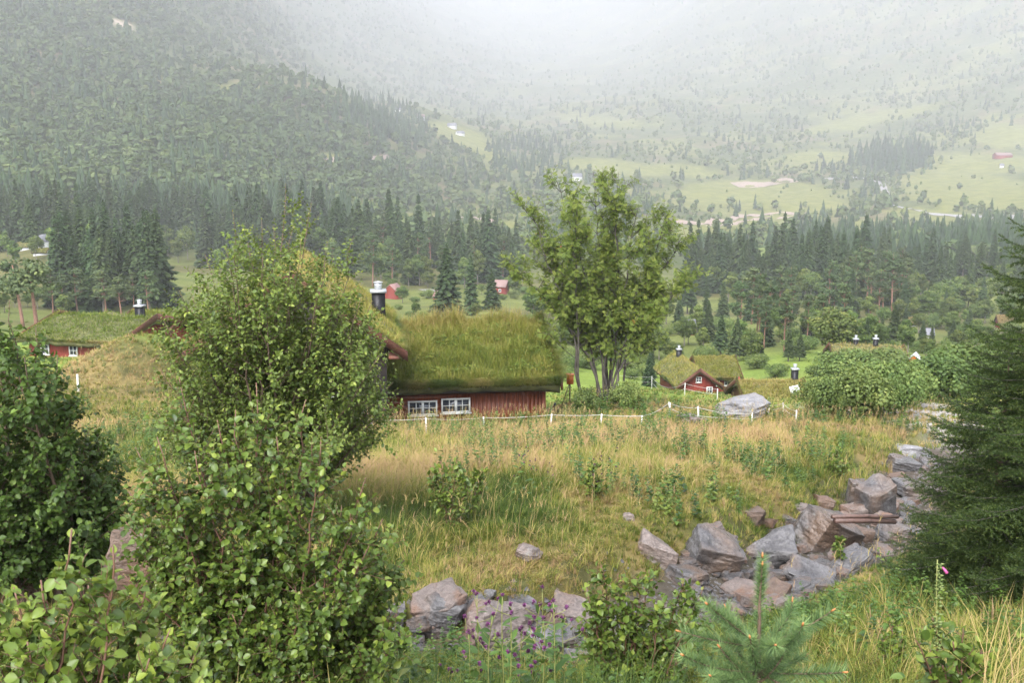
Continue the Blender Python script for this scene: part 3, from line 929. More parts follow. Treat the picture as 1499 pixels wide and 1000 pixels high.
def tree(kind, px, py, hpx, label, group=None, wid=1., Y=None, simple=False):
    """a tree whose foot is seen at px,py and that stands hpx tall in the view"""
    p = ground_at(px, py) if Y is None else at(px, py, Y)
    if Y is not None: p[2] = G(p[0], p[1])
    if Y is not None:
        top = at(px, py - hpx, Y)[2]; h = top - p[2]
    else:
        h = hpx * p[1] / F * 1.02
    H, cm, tm = TPL[kind][rt.integers(len(TPL[kind]))]
    nm, cat, cn, tn_ = PARTS[kind]
    e = empty(nm, p, label, cat, group, rt.random() * 6.28)
    k = h / H; w = k * wid * (.88 + .26 * rt.random())
    e.scale = (w, w, k)
    for n_, me in ((cn, cm), (tn_, tm)):
        o = bpy.data.objects.new(n_, me); COL.objects.link(o); o.parent = e
    return e


def belt(kind, n, x0, x1, b0, b1, h0, h1, label, group, wid=1., jitter=None, Yoff=0):
    xs = x0 + (x1 - x0) * (np.arange(n) + rt.random(n) * .9) / n
    for x_ in rt.permutation(xs):
        f = rt.random()
        tree(kind, float(x_), float(b0 + (b1 - b0) * f), float(h0 + (h1 - h0) * rt.random()), label, group, wid)


belt('spruce', 52, -30, 300, 346, 372, 56, 104, 'tall dark spruce in the long belt of forest below the misty hill at left', 'spruces in the left forest belt')
belt('spruce', 46, 300, 500, 368, 398, 62, 116, 'tall dark spruce in the forest behind the large leafy bush', 'spruces behind the large bush')
belt('spruce', 44, 485, 760, 385, 418, 58, 108, 'tall grey-green spruce in the forest behind the far red huts', 'spruces behind the red huts')
belt('spruce', 26, 85, 240, 438, 460, 105, 150, 'olive green spruce in the dense clump behind the left sod roofed cabin', 'spruces behind the left cabin', .95)
belt('spruce', 56, 1005, 1265, 412, 438, 54, 102, 'dark spruce in the thick row of forest behind the red sod roofed cabin', 'spruces in the right forest row', .9)
belt('spruce', 44, 1255, 1520, 400, 436, 36, 76, 'hazy spruce in the far forest at the right edge of the valley', 'spruces in the far right forest', .9)
belt('pine', 12, 1230, 1330, 440, 475, 75, 100, 'tall pine with reddish trunk in the grove at right of the yellowish birch', 'pines in the right grove', 1.)
belt('pine', 14, 1080, 1240, 470, 520, 60, 100, 'pine standing on the meadow behind the red sod roofed cabin', 'pines behind the red cabin', 1.)
belt('pine', 8, 70, 235, 452, 466, 45, 75, 'low bluish pine at the foot of the spruce clump behind the left cabin', 'pines behind the left cabin', 1.3)
belt('birch', 22, -30, 480, 368, 404, 36, 70, 'grey-green leafy tree at the edge of the long left forest belt', 'leafy trees in the left forest belt', .9)
belt('birch', 16, 485, 760, 400, 424, 34, 64, 'grey-green leafy tree at the edge of the forest behind the red huts', 'leafy trees in the middle forest', .9)
belt('birch', 22, 1005, 1500, 425, 446, 30, 62, 'grey-green leafy tree along the front of the right forest row', 'leafy trees in the right forest', 1.)
belt('pine', 12, 480, 760, 395, 424, 60, 92, 'grey-green pine mixed into the forest behind the red huts', 'pines in the middle forest', .9)
belt('birch', 44, 1080, 1500, 470, 540, 34, 66, 'leafy green tree on the slope behind the right cabins', 'leafy trees behind the right cabins', 1.1)
belt('birch', 22, 1180, 1500, 445, 475, 32, 56, 'rounded leafy tree in the hazy grove at the far right', 'leafy trees at the far right', 1.4)
belt('birch', 14, 560, 760, 418, 470, 18, 34, 'small leafy tree by the far red huts', 'small trees by the red huts', 1.3)
belt('spruce', 26, 900, 1420, 470, 545, 30, 66, 'small spruce scattered on the slope behind the right cabins', 'small spruces behind the right cabins', 1.2)
belt('birch', 20, 775, 960, 450, 520, 34, 66, 'leafy green tree on the slope behind the rowan and the cabin gable', 'leafy trees behind the rowan', 1.2)
belt('bush', 26, 770, 960, 480, 560, 14, 30, 'low bush on the slope behind the rowan trunks', 'bushes behind the rowan', 1.3)
belt('birch', 16, 900, 1030, 470, 535, 30, 58, 'leafy tree just right of the rowan tree on the slope below', 'leafy trees right of the rowan', 1.1)
belt('birch', 8, -10, 110, 448, 466, 20, 40, 'small leafy tree around the two bare trunked pines', 'small trees near the bare pines', 1.3)
belt('bush', 60, 880, 1500, 478, 560, 12, 30, 'small bush dotted over the slope behind the right cabins', 'bushes on the slope behind the right cabins', 1.2)
belt('bush', 22, 560, 770, 425, 470, 7, 16, 'small bush dotted over the grass around the far red huts', 'bushes around the far red huts', 1.2)
belt('spruce', 22, 1000, 1500, 445, 480, 40, 75, 'dark spruce at the lower edge of the right forest', 'spruces at the lower edge of the right forest', 1.)
tree('spruce', 655, 466, 108, 'bright green spruce standing alone above the ridge of the main sod roof', None, 1.15)
tree('spruce', 690, 462, 92, 'slim spruce just right of the bright green spruce above the sod roof', None, 1.)
tree('spruce', 720, 464, 70, 'short spruce below the hut with the grey-pink roof', None, 1.2)
tree('spruce', 950, 566, 52, 'small dark spruce between the rowan trunks and the red cabin', None, 1.3)
tree('pine', 1110, 500, 105, 'tall slender pine standing on the meadow left of the yellowish birch', None, .8)
tree('pine', 1148, 515, 88, 'broad dark pine beside the tall slender pine', None, 1.2)
tree('birch', 1216, 530, 96, 'large yellowish birch among the dark pines', None, 1.15)
tree('birch', 1400, 452, 54, 'wide round topped tree in front of the hazy forest at right', None, 2.0)
tree('birch', 1392, 495, 46, 'round bright green tree beside the small grey roof', None, 1.3)
tree('spruce', 1232, 598, 40, 'small dark spruce among the pale shrubs at the right edge of the meadow', None, 1.5)

# two tall pines with bare trunks (left)

def bare_pine(px_foot, py_foot, px_top, py_top, label, seed):
    p = ground_at(px_foot, py_foot); tp = at(px_top, py_top, p[1]) - p
    e = empty('pine_tree', p, label, 'pine')
    r_ = np.random.default_rng(seed)
    a = Acc(); a.tube(bez(np.zeros(3) - [0, 0, .3], tp * .33 + [.1, 0, 0], tp * .66, tp, 9), np.linspace(.24, .09, 9), 7); a.build('trunk', M['bark_red'], e, True)
    c = Acc(); ncl = 20; H = tp[2]
    f = .62 + .40 * r_.random(ncl); Cc = tp[None] * f[:, None] + r_.normal(0, 1, (ncl, 3)) * np.array([1.3, 1.3, .35])
    d = unit(r_.normal(0, 1, (ncl, 60, 3)))
    P = (Cc[:, None] + d * np.array([.9, .9, .4])).reshape(-1, 3)
    cards(c, P, d.reshape(-1, 3) + np.array([0, 0, .6]) + r_.normal(0, .4, (ncl * 60, 3)), .28 * (.6 + .8 * r_.random(ncl * 60)), np.clip(r_.normal(.5, .2, ncl * 60), 0, 1), r_)
    c.build('crown', M['tree_pine'], e)


bare_pine(34, 478, 18, 388, 'pine with a bare leaning reddish trunk, left of the two above the left cabin', 5)
bare_pine(54, 482, 42, 392, 'pine with a straight bare reddish trunk, right of the two above the left cabin', 6)

# ------------------------------------------------------------------ hillside woods: one mass
r_ = np.random.default_rng(44)
N = 40000
px = -100 + 1700 * r_.random(N); py = -50 + 440 * r_.random(N) ** .9
Yt = hitY(px, py)
fm = field_mask(px, py, 1.1)
nn = fbm(px * .012, py * .03, 4, 91)
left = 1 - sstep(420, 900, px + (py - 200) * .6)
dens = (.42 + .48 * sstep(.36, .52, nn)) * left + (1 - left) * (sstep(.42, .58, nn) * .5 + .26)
dens = dens * (1 - .97 * fm)
stand1 = (1 - sstep(.75, 1.1, np.hypot((px - 560) / 78, (py - 178 - (px - 560) * .28) / 36)))
stand2 = (1 - sstep(.8, 1.1, np.hypot((px - 1312) / 62, (py - 240) / 16)))
stand3 = (1 - sstep(.7, 1.1, np.hypot((px - 770) / 70, (py - 232) / 34)))
lowbelt = sstep(330, 355, py) * (px > 1180) * .8
dens = np.maximum.reduce([dens, stand1 * .9, stand2 * .9 * (Yt < 2600), stand3 * .5, lowbelt])
k = (r_.random(N) < dens) & (Yt > 395)
px, py, Yt = px[k], py[k], Yt[k]
st1, st2, st3 = stand1[k], stand2[k], stand3[k]
a_, b_ = ray(px, py)
x = a_ * Yt + r_.normal(0, 1, len(px)) * 4; y = Yt + r_.normal(0, 1, len(px)) * 8; z = gz(x, y)
is_sp = r_.random(len(px)) < np.maximum.reduce([.04 + .16 * (fbm(px * .02, py * .05, 3, 95) > .55), st1 * .95, st2 * .95, st3 * .6, .75 * (py > 335) * (px > 1180), .8 * (py > 300) * (px < 520)])
h = np.where(is_sp, 7 + 8 * r_.random(len(px)), 3.4 + 6 * r_.random(len(px)) ** 1.3)
h = np.where(~is_sp & (left[k] < .3) & (r_.random(len(px)) < .6), h * .5, h)
h = np.where((st2 > .4), h * 1.7, h) * np.interp(Yt, [600, 900, 2500, 5000], [1., 1.15, 1.5, 1.9])
fa = Acc()


def far_spruce(seed):
    r2 = np.random.default_rng(seed); V = []; T = []
    for k2, (z0_, z1_, rr_) in enumerate(((.06, .5, .19), (.28, .72, .15), (.5, .9, .105), (.72, 1.0, .06))):
        o = len(V); m_ = 7
        for q in range(m_):
            an = q / m_ * 6.283 + r2.random() * .8; R2 = rr_ * (.65 + .7 * r2.random())
            V.append((R2 * math.cos(an), R2 * math.sin(an), z0_ - .06 * r2.random()))
        V.append((r2.normal(0, .01), r2.normal(0, .01), z1_))
        T += [[o + q, o + (q + 1) % m_, o + m_] for q in range(m_)]
    return np.array(V), np.array(T)


def far_broad(seed):
    a = Acc(); r2 = np.random.default_rng(seed); n_ = 34
    d = unit(r2.normal(0, 1, (n_, 3)) + np.array([0, 0, .3]))
    P = d * np.array([.30, .30, .40]) * (.6 + .4 * r2.random((n_, 1))) + np.array([0, 0, .56])
    Nn = d + r2.normal(0, .35, (n_, 3)) + np.array([0, 0, .25])
    ref = unit(r2.normal(0, 1, (n_, 3)))
    tv = np.array([[-.5, -.5, 0], [.5, -.45, 0], [.55, .5, 0], [-.45, .55, 0]])
    a.stamp(tv, np.array([[0, 1, 2, 3]]), np.zeros((0, 3), int), mats(ref, unit(Nn), .27 * (.7 + .6 * r2.random(n_))), P, .5)
    return np.concatenate(a.V), np.concatenate(a.Q)


for s_ in range(6):
    kk = np.where(is_sp & (np.arange(len(px)) % 6 == s_))[0]
    tv, tt = far_spruce(200 + s_)
    ro = r_.random(len(kk)) * 6.28; c_, n_ = np.cos(ro), np.sin(ro); zz = 0 * ro
    Mx = np.stack([np.stack([c_, -n_, zz], -1), np.stack([n_, c_, zz], -1), np.stack([zz, zz, zz + 1], -1)], 1) * h[kk][:, None, None]
    fa.stamp(tv, np.zeros((0, 4), int), tt, Mx, np.stack([x[kk], y[kk], z[kk] - .3], 1), np.clip(r_.normal(.14, .09, len(kk)), 0, 1))
    kk = np.where(~is_sp & (np.arange(len(px)) % 6 == s_))[0]
    tv, tq = far_broad(220 + s_)
    ro = r_.random(len(kk)) * 6.28; c_, n_ = np.cos(ro), np.sin(ro); zz = 0 * ro
    wx = .8 + .5 * r_.random(len(kk))
    Mx = np.stack([np.stack([c_ * wx, -n_ * wx, zz], -1), np.stack([n_ * wx, c_ * wx, zz], -1), np.stack([zz, zz, zz + 1], -1)], 1) * h[kk][:, None, None]
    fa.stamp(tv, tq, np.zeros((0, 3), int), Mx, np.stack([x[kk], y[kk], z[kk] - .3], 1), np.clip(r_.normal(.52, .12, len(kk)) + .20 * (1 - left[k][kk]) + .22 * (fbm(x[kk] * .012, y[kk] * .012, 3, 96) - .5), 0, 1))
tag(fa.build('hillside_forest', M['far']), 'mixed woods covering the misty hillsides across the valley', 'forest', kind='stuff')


# ------------------------------------------------------------------ houses
def rotz(t):
    c, s_ = math.cos(t), math.sin(t)
    return np.array([[c, -s_, 0], [s_, c, 0], [0, 0, 1.]])


def sod(parent, quad, n, Lr, w, tints, seed, thick=.22, name='roof', hang=True, mat='sodbase'):
    """turf slab over quad (eave-left, eave-right, ridge-right, ridge-left; local coordinates) with its grass"""
    q = np.array(quad, float); r_ = np.random.default_rng(seed)
    nu, nv = 40, 24
    rnd = lambda u, v: -.20 * v ** 9 - .10 * (1 - v) ** 9 - .12 * (u ** 16 + (1 - u) ** 16)
    a = Acc()
    U, V = np.meshgrid(np.linspace(0, 1, nu), np.linspace(0, 1, nv))
    P = ((1 - U) * (1 - V))[..., None] * q[0] + (U * (1 - V))[..., None] * q[1] + (U * V)[..., None] * q[2] + ((1 - U) * V)[..., None] * q[3]
    P[..., 2] += (fbm(P[..., 0] * .9 + seed, P[..., 1] * .9, 3, seed) - .5) * .36 + rnd(U, V)
    Pl = P.copy(); Pl[..., 2] -= thick
    i = np.arange(nu * nv).reshape(nv, nu); m_ = nu * nv
    Q = [np.stack([i[:-1, :-1], i[:-1, 1:], i[1:, 1:], i[1:, :-1]], -1).reshape(-1, 4), m_ + np.stack([i[:-1, :-1], i[1:, :-1], i[1:, 1:], i[:-1, 1:]], -1).reshape(-1, 4)]
    for e in (i[0, :], i[:, -1], i[-1, ::-1], i[::-1, 0]):
        Q.append(np.stack([e[:-1], m_ + e[:-1], m_ + e[1:], e[1:]], -1))
    a.add(np.concatenate([P.reshape(-1, 3), Pl.reshape(-1, 3)]), np.concatenate(Q))
    ro = a.build(name, M[mat], parent)
    g = Acc()
    u = r_.random(n); v_ = r_.random(n) ** 1.05
    P = ((1 - u) * (1 - v_))[:, None] * q[0] + (u * (1 - v_))[:, None] * q[1] + (u * v_)[:, None] * q[2] + ((1 - u) * v_)[:, None] * q[3]
    P[:, 2] += (fbm(P[:, 0] * .9 + seed, P[:, 1] * .9, 3, seed) - .5) * .36 - .02 + rnd(u, v_)
    pat = fbm(P[:, 0] * .7, P[:, 1] * .7 + 3, 3, seed + 5)
    t = np.interp(v_ + (pat - .5) * .8 + r_.normal(0, .06, n), [0, .12, .35, .75, 1], tints) + r_.normal(0, .09, n)
    cl = fbm(P[:, 0] * 2.2, P[:, 1] * 2.2, 2, seed + 9) ** 1.3 * 1.15
    L = (Lr[0] + (Lr[1] - Lr[0]) * r_.random(n) ** 1.5) * (.35 + 1.3 * cl) * (1 + .35 * (v_ > .88))
    az = r_.random(n) * 6.28
    blades(g, P, az, L, np.clip(r_.normal(.6, .3, n), .1, 1.2), w * (.7 + .6 * r_.random(n)), np.clip(t, 0, 1), r_)
    if hang:
        nh = n // 7
        u = r_.random(nh); v_ = r_.random(nh) * .03
        P = ((1 - u) * (1 - v_))[:, None] * q[0] + (u * (1 - v_))[:, None] * q[1] + (u * v_)[:, None] * q[2] + ((1 - u) * v_)[:, None] * q[3]
        P[:, 2] -= thick * r_.random(nh) * .9
        dn = q[0] - q[3]; da = math.atan2(dn[1], dn[0])
        nv_ = n // 14
        for uu in (0, 1):
            v2 = r_.random(nv_); u2 = np.abs(uu - r_.random(nv_) * .02)
            P2_ = ((1 - u2) * (1 - v2))[:, None] * q[0] + (u2 * (1 - v2))[:, None] * q[1] + (u2 * v2)[:, None] * q[2] + ((1 - u2) * v2)[:, None] * q[3]
            P2_[:, 2] -= thick * r_.random(nv_) * .7
            ds = q[1] - q[0]; d2 = math.atan2(ds[1], ds[0]) + (0 if uu else math.pi)
            blades(g, P2_, d2 + r_.normal(0, .8, nv_), (.3 + .6 * r_.random(nv_)) * Lr[1], 1. + .5 * r_.random(nv_), w * np.ones(nv_), np.clip(r_.normal(.5, .17, nv_), 0, 1), r_)
        blades(g, P, da + r_.normal(0, .7, nh), (.35 + .6 * r_.random(nh)) * Lr[1], 1.15 + .5 * r_.random(nh), w * np.ones(nh), np.clip(np.interp(fbm(u * 9, u * 0, 2, seed), [.3, .7], [.2, .85]) + r_.normal(0, .12, nh), 0, 1), r_)
    if n > 20000:
        nl = 9000; u = r_.random(nl); v_ = .08 + .72 * r_.random(nl)
        k_ = fbm(u * 14, v_ * 9, 3, seed + 21) > .46; u, v_ = u[k_], v_[k_]; nl = len(u)
        P = ((1 - u) * (1 - v_))[:, None] * q[0] + (u * (1 - v_))[:, None] * q[1] + (u * v_)[:, None] * q[2] + ((1 - u) * v_)[:, None] * q[3]
        P[:, 2] += .10 + .16 * r_.random(nl); aa = r_.random(nl) * 6.28
        g.stamp(*LEAF_OVAL, mats(np.stack([np.cos(aa), np.sin(aa), r_.normal(.1, .3, nl)], 1), unit(np.array([0, -.5, 1.]) + r_.normal(0, .4, (nl, 3))), .05 + .06 * r_.random(nl)), P, np.clip(r_.normal(.34, .12, nl), 0, 1))
    g.build('turf', M['grass'], ro)['kind'] = 'stuff'
    return ro


def window(parent, c, w, h, cols, rows, yf, split=True):
    """casement in a wall facing -y (local): centre c=(x,z), wall face at yf"""
    x, z = c
    f = Acc(); t = .055
    for lo, hi in (((x - w / 2, z - h / 2), (x - w / 2 + t, z + h / 2)), ((x + w / 2 - t, z - h / 2), (x + w / 2, z + h / 2)), ((x - w / 2 + t, z + h / 2 - t), (x + w / 2 - t, z + h / 2)), ((x - w / 2 + t, z - h / 2), (x + w / 2 - t, z - h / 2 + t))):
        f.box((lo[0], yf - .05, lo[1]), (hi[0], yf + .02, hi[1]))
    iw = w - 2 * t
    for k in range(1, cols):
        tk = .045 if (split and k == cols // 2) else .014
        xx = x - iw / 2 + iw * k / cols
        f.box((xx - tk, yf - .045, z - h / 2 + t), (xx + tk, yf + .015, z + h / 2 - t))
    for k in range(1, rows):
        zz_ = z - h / 2 + t + (h - 2 * t) * k / rows
        f.box((x - iw / 2, yf - .042, zz_ - .012), (x + iw / 2, yf + .012, zz_ + .012))
    f.box((x - w / 2 - .04, yf - .075, z - h / 2 - .045), (x + w / 2 + .04, yf + .01, z - h / 2 - .002))
    fo = f.build('window', M['white'], parent)
    p = Acc(); p.box((x - iw / 2, yf - .02, z - h / 2 + t), (x + iw / 2, yf - .008, z + h / 2 - t)); p.build('pane', M['glass'], fo)
    return fo


def chimney(parent, x, y, z0, z1, w=.5, cap=True, mat='black'):
    a = Acc(); a.box((x - w / 2, y - w / 2, z0), (x + w / 2, y + w / 2, z1)); o = a.build('chimney', M[mat], parent)
    if cap:
        c = Acc(); c.box((x - w / 2 - .05, y - w / 2 - .05, z1 + .003), (x + w / 2 + .05, y + w / 2 + .05, z1 + .10))
        t = np.linspace(z1 + .08, z1 + .32, 4); c.tube(np.stack([0 * t + x, 0 * t + y, t], 1), [w * .28, w * .28, w * .3, w * .3], 12)
        t = np.linspace(z1 + .34, z1 + .40, 3); c.tube(np.stack([0 * t + x, 0 * t + y, t], 1), [w * .36, w * .36, .03], 12)
        c.build('chimney_cap', M['steel'], o)
    return o


def boards(parent, x0, x1, z0, z1, y, mat, step=.16, name='wall', th=.03):
    a = Acc(); k = 0; x = x0
    a.box((x0, y, z0), (x1, y + .12, z1))
    while x < x1 - .02:
        a.box((x + .008, y - th, z0), (min(x + step * .62, x1), y - .002, z1)); x += step; k += 1
    return a.build(name, M[mat], parent)


# ---- main cabin
TH = R(9)
o_r = at(797, 575, 34.5)
cab = empty('sod_roof_cabin', (o_r[0], o_r[1], G(o_r[0], o_r[1])), 'large dark red cabin with a thick grass roof and two white windows', 'cabin', None, TH)
zt = float(o_r[2] - cab.location.z) + .0          # wall top, local
zb = -.8
# annex: x -8.4..0 , depth 0..7
boards(cab, -3.05, -.0, zb, zt + .05, 0, 'redwood', .15)
a = Acc()
z = zb
while z < zt + .04:      # horizontal logs left of the boarding
    yy = np.linspace(-8.4, -3.07, 3); a.tube(np.stack([yy, 0 * yy + .06, 0 * yy + z + .09], 1), .105, 10); z += .175
a.build('log_wall', M['redwood'], cab, True)
a = Acc()
for (x0_, x1_, y0_, y1_) in ((-.12, 0, .12, 7.0), (-8.4, -.12, 6.88, 7.0)):
    a.box((x0_, y0_, zb), (x1_, y1_, zt + .02))
a.build('wall', M['redwood'], cab)
a = Acc(); V = np.array([[-.12, .0, zt + .05], [-.12, 7., zt + .05], [-.12, 3.5, zt + 1.95], [0, 0., zt + .05], [0, 7., zt + .05], [0, 3.5, zt + 1.95]])
a.add(V, [[0, 3, 5, 2], [1, 2, 5, 4]], [[0, 2, 1], [3, 4, 5]]); a.build('gable', M['redwood'], cab)
for x_ in (-.03, -3.1):
    a = Acc(); a.box((x_ - .07, -.055, zb), (x_ + .07, .0, zt + .05)); a.build('corner_board', M['redwood'], cab)
window(cab, (-4.33, zt - .38), 1.02, .52, 4, 2, -.05)
window(cab, (-3.17 - .0, zt - .33), 1.02, .52, 4, 2, -.05)
er = zt + .86
sod(cab, [(-8.6, -.55, er - .30), (.45, -.55, er - .30), (.45, 3.5, er + 1.42), (-8.6, 3.5, er + 1.42)], 64000, (.12, .60), .015, [.58, .42, .50, .62, .74], 51, .24)
sod(cab, [(.45, 7.55, er - .30), (-8.6, 7.55, er - .30), (-8.6, 3.5, er + 1.42), (.45, 3.5, er + 1.42)], 4000, (.12, .34), .02, [.4, .4, .4, .45, .6], 52, .26)
a = Acc(); a.box((-8.55, -.50, er - .66), (.42, -.36, er - .50)); a.build('eave_board', M['dark_shadewood'], cab)
for s0, y0_, y1_ in ((1, -.72, 3.5), (1, 7.72, 3.5)):
    V = []
    for yy_, zz_ in ((y0_, er - .62), (y1_, er + 1.2), (y1_, er + 1.46), (y0_, er - .30)):
        V += [(.46, yy_, zz_), (.52, yy_, zz_)]
    a = Acc(); a.add(np.array(V), [[0, 1, 3, 2], [2, 3, 5, 4], [4, 5, 7, 6], [6, 7, 1, 0], [0, 2, 4, 6], [1, 7, 5, 3]])
    a.build('barge_board', M['brownwood'], cab)
a = Acc(); t = np.linspace(0, 1, 8)
a.tube(bez(np.array([.3, -.45, zt - .28]), np.array([.3, -.45, zt - .5]), np.array([.13, -.1, zt - .4]), np.array([.13, -.1, zt - .8]), 8), .04, 8)
a.tube(np.array([[.13, -.1, zt - .78], [.13, -.1, zb]]), .04, 8); a.build('drainpipe', M['black'], cab, True)

# main body: ridge runs away from the view
wc = at(590, 510, 30.5)
Ri = rotz(-TH)
loc = Ri @ (wc - np.array(cab.location))
ex, ey, ez = loc
hw, rise, dep = 3.35, 2.45, 8.6
xr = ex - hw
sod(cab, [(ex, ey + dep, ez), (ex, ey, ez), (xr, ey, ez + rise), (xr, ey + dep, ez + rise)][::1], 15000, (.12, .32), .016, [.55, .62, .62, .7, .75], 53, .24)
sod(cab, [(xr - hw, ey, ez), (xr - hw, ey + dep, ez), (xr, ey + dep, ez + rise), (xr, ey, ez + rise)], 12000, (.12, .32), .017, [.45, .5, .55, .6, .65], 54, .24)
a = Acc()
wl, wr = xr - hw + .5, ex - .5
a.add(np.array([[wl, ey + .6, zb], [wr, ey + .6, zb], [wr, ey + .6, ez + .12], [xr, ey + .6, ez + rise - .28], [wl, ey + .6, ez + .12],
                [wl, ey + dep - .5, zb], [wr, ey + dep - .5, zb], [wr, ey + dep - .5, ez + .12], [xr, ey + dep - .5, ez + rise - .28], [wl, ey + dep - .5, ez + .12]]),
      [[0, 1, 2, 4], [1, 6, 7, 2], [6, 5, 9, 7], [5, 0, 4, 9]], [[4, 2, 3], [7, 9, 8]])
a.build('wall', M['dark_shadewood'], cab)  # dark colour puts deep shade into this wall behind the bush
for sg in (-1, 1):
    for yy_ in (ey - .06, ey + dep + .005):
        a = Acc(); V = []
        for xx_, zz_ in ((xr + sg * (hw + .14), ez - .42), (xr, ez + rise - .22), (xr, ez + rise + .02), (xr + sg * (hw + .14), ez - .10)):
            V += [(xx_, yy_, zz_), (xx_, yy_ + .05, zz_)]
        a.add(np.array(V), [[0, 1, 3, 2], [2, 3, 5, 4], [4, 5, 7, 6], [6, 7, 1, 0], [0, 2, 4, 6], [1, 7, 5, 3]])
        a.build('barge_board', M['brownwood'], cab)
a = Acc(); a.box((ex - .45, ey + .05, ez - .36), (ex + .1, ey + dep, ez - .26)); a.build('soffit', M['brownwood'], cab)
window(cab, (xr + 1.2, ez - 1.2), 1.0, .9, 4, 2, ey + .6)
window(cab, (xr - 1.4, ez - 1.2), 1.0, .9, 4, 2, ey + .6)
cl = Ri @ (at(554, 440, 34.6) - np.array(cab.location))
chimney(cab, cl[0], cl[1], ez - .1, float(Ri.dot(at(554, 428, 34.6) - np.array(cab.location))[2]), .46)


def house(name, label, cat, foot, yaw, L, Wd, hw_, hr, wall, roof, win=(), chim=None, group=None, sodn=0, tints=None, over=.4, door=None, sink=1.2, seed=1, sodL=(.12, .3), sodw=.03):
    """gable house: front wall along local x at y=0, ridge parallel to the front; foot is the middle of the front wall"""
    e = empty(name, foot, label, cat, group, yaw)
    a = Acc()
    V = []
    for x_ in (-L / 2, L / 2):
        V += [(x_, 0, -sink), (x_, Wd, -sink), (x_, Wd, hw_), (x_, Wd / 2, hw_ + hr), (x_, 0, hw_)]
    a.add(np.array(V), [[0, 5, 9, 4], [1, 2, 7, 6], [0, 4, 2, 1], [5, 6, 7, 9]], [[4, 3, 2], [9, 7, 8]])
    a.build('wall', M[wall], e)
    k = over * hr / (Wd / 2)
    x0_, x1_ = -L / 2 - over, L / 2 + over
    if sodn:
        sod(e, [(x0_, -over, hw_ - k + .1), (x1_, -over, hw_ - k + .1), (x1_, Wd / 2, hw_ + hr + .22), (x0_, Wd / 2, hw_ + hr + .22)], sodn, sodL, sodw, tints or [.45, .4, .45, .5, .6], seed, .2)
        sod(e, [(x1_, Wd + over, hw_ - k + .1), (x0_, Wd + over, hw_ - k + .1), (x0_, Wd / 2, hw_ + hr + .22), (x1_, Wd / 2, hw_ + hr + .22)], sodn // 4, sodL, sodw, tints or [.45, .4, .45, .5, .6], seed + 1, .2)
        for xx_ in (x0_ - .055, x1_ + .005):
            for y0_ in (-over - .1, Wd + over + .1):
                b_ = Acc(); V = []
                for yy_, zz_ in ((y0_, hw_ - k - .22), (Wd / 2, hw_ + hr - .06), (Wd / 2, hw_ + hr + .26), (y0_, hw_ - k + .12)):
                    V += [(xx_, yy_, zz_), (xx_ + .05, yy_, zz_)]
                b_.add(np.array(V), [[0, 1, 3, 2], [2, 3, 5, 4], [4, 5, 7, 6], [6, 7, 1, 0], [0, 2, 4, 6], [1, 7, 5, 3]])
                b_.build('barge_board', M['brownwood'], e)
    else:
        b_ = Acc()
        for sg in (0, 1):
            y0_ = -over if sg == 0 else Wd + over
            V = []
            for yy_, zz_ in ((y0_, hw_ - k), (Wd / 2, hw_ + hr), (Wd / 2, hw_ + hr + .12), (y0_, hw_ - k + .12)):
                V += [(x0_, yy_, zz_), (x1_, yy_, zz_)]
            b_.add(np.array(V), [[0, 1, 3, 2], [4, 5, 7, 6], [6, 7, 1, 0], [0, 2, 4, 6], [1, 7, 5, 3]])
        b_.build('roof', M[roof], e)
    for (wx, wz, ww, wh) in win:
        window(e, (wx, wz), ww, wh, 2, 2, -.03, False)
    if door:
        d = Acc(); d.box((door - .45, -.05, -.1), (door + .45, -.004, 1.95)); d.build('door', M['white'], e)
    if chim:
        chimney(e, chim[0], chim[1], hw_, hw_ + hr + chim[2], .38)
    return e


def scene_xy(px, py, Y):
    p = at(px, py, Y); return p


# left cabin with two roof sections
p = at(100, 503, 50)
foot = np.array([p[0], p[1] + .4, p[2] - 1.15])
house('sod_roof_cabin', 'long red cabin with green grass roof at the left edge behind the dark shrub', 'cabin', foot, R(-14), 5.2, 6.0, 1.35, .72, 'red', None,
      [(-1.6, .72, .5, .55), (0.1, .72, .5, .55), (1.75, .72, .5, .55)], (1.9, 3.2, .55), None, 9000, [.42, .36, .34, .36, .45], .45, None, 1.5, 61, (.08, .2), .03)
p = at(196, 490, 53)
house('sod_roof_cabin', 'narrow cabin with a green grass roof right of the long red cabin', 'cabin', np.array([p[0], p[1] + .3, p[2] - 1.0]), R(-10), 2.7, 5.2, .9, .85, 'red', None, [], None, None, 6000, [.6, .5, .4, .4, .5], .3, None, 1.5, 63, (.08, .22), .03)
p = at(117, 600, 33)
a = Acc(); g = G(p[0], p[1]); a.tube(np.array([[0, 0, -.3], [0, 0, .62]]), .035, 8)
o = a.build('white_post', M['post']); o.location = (p[0], p[1], g); tag(o, 'thin white post among the leaves of the dark shrub', 'post')

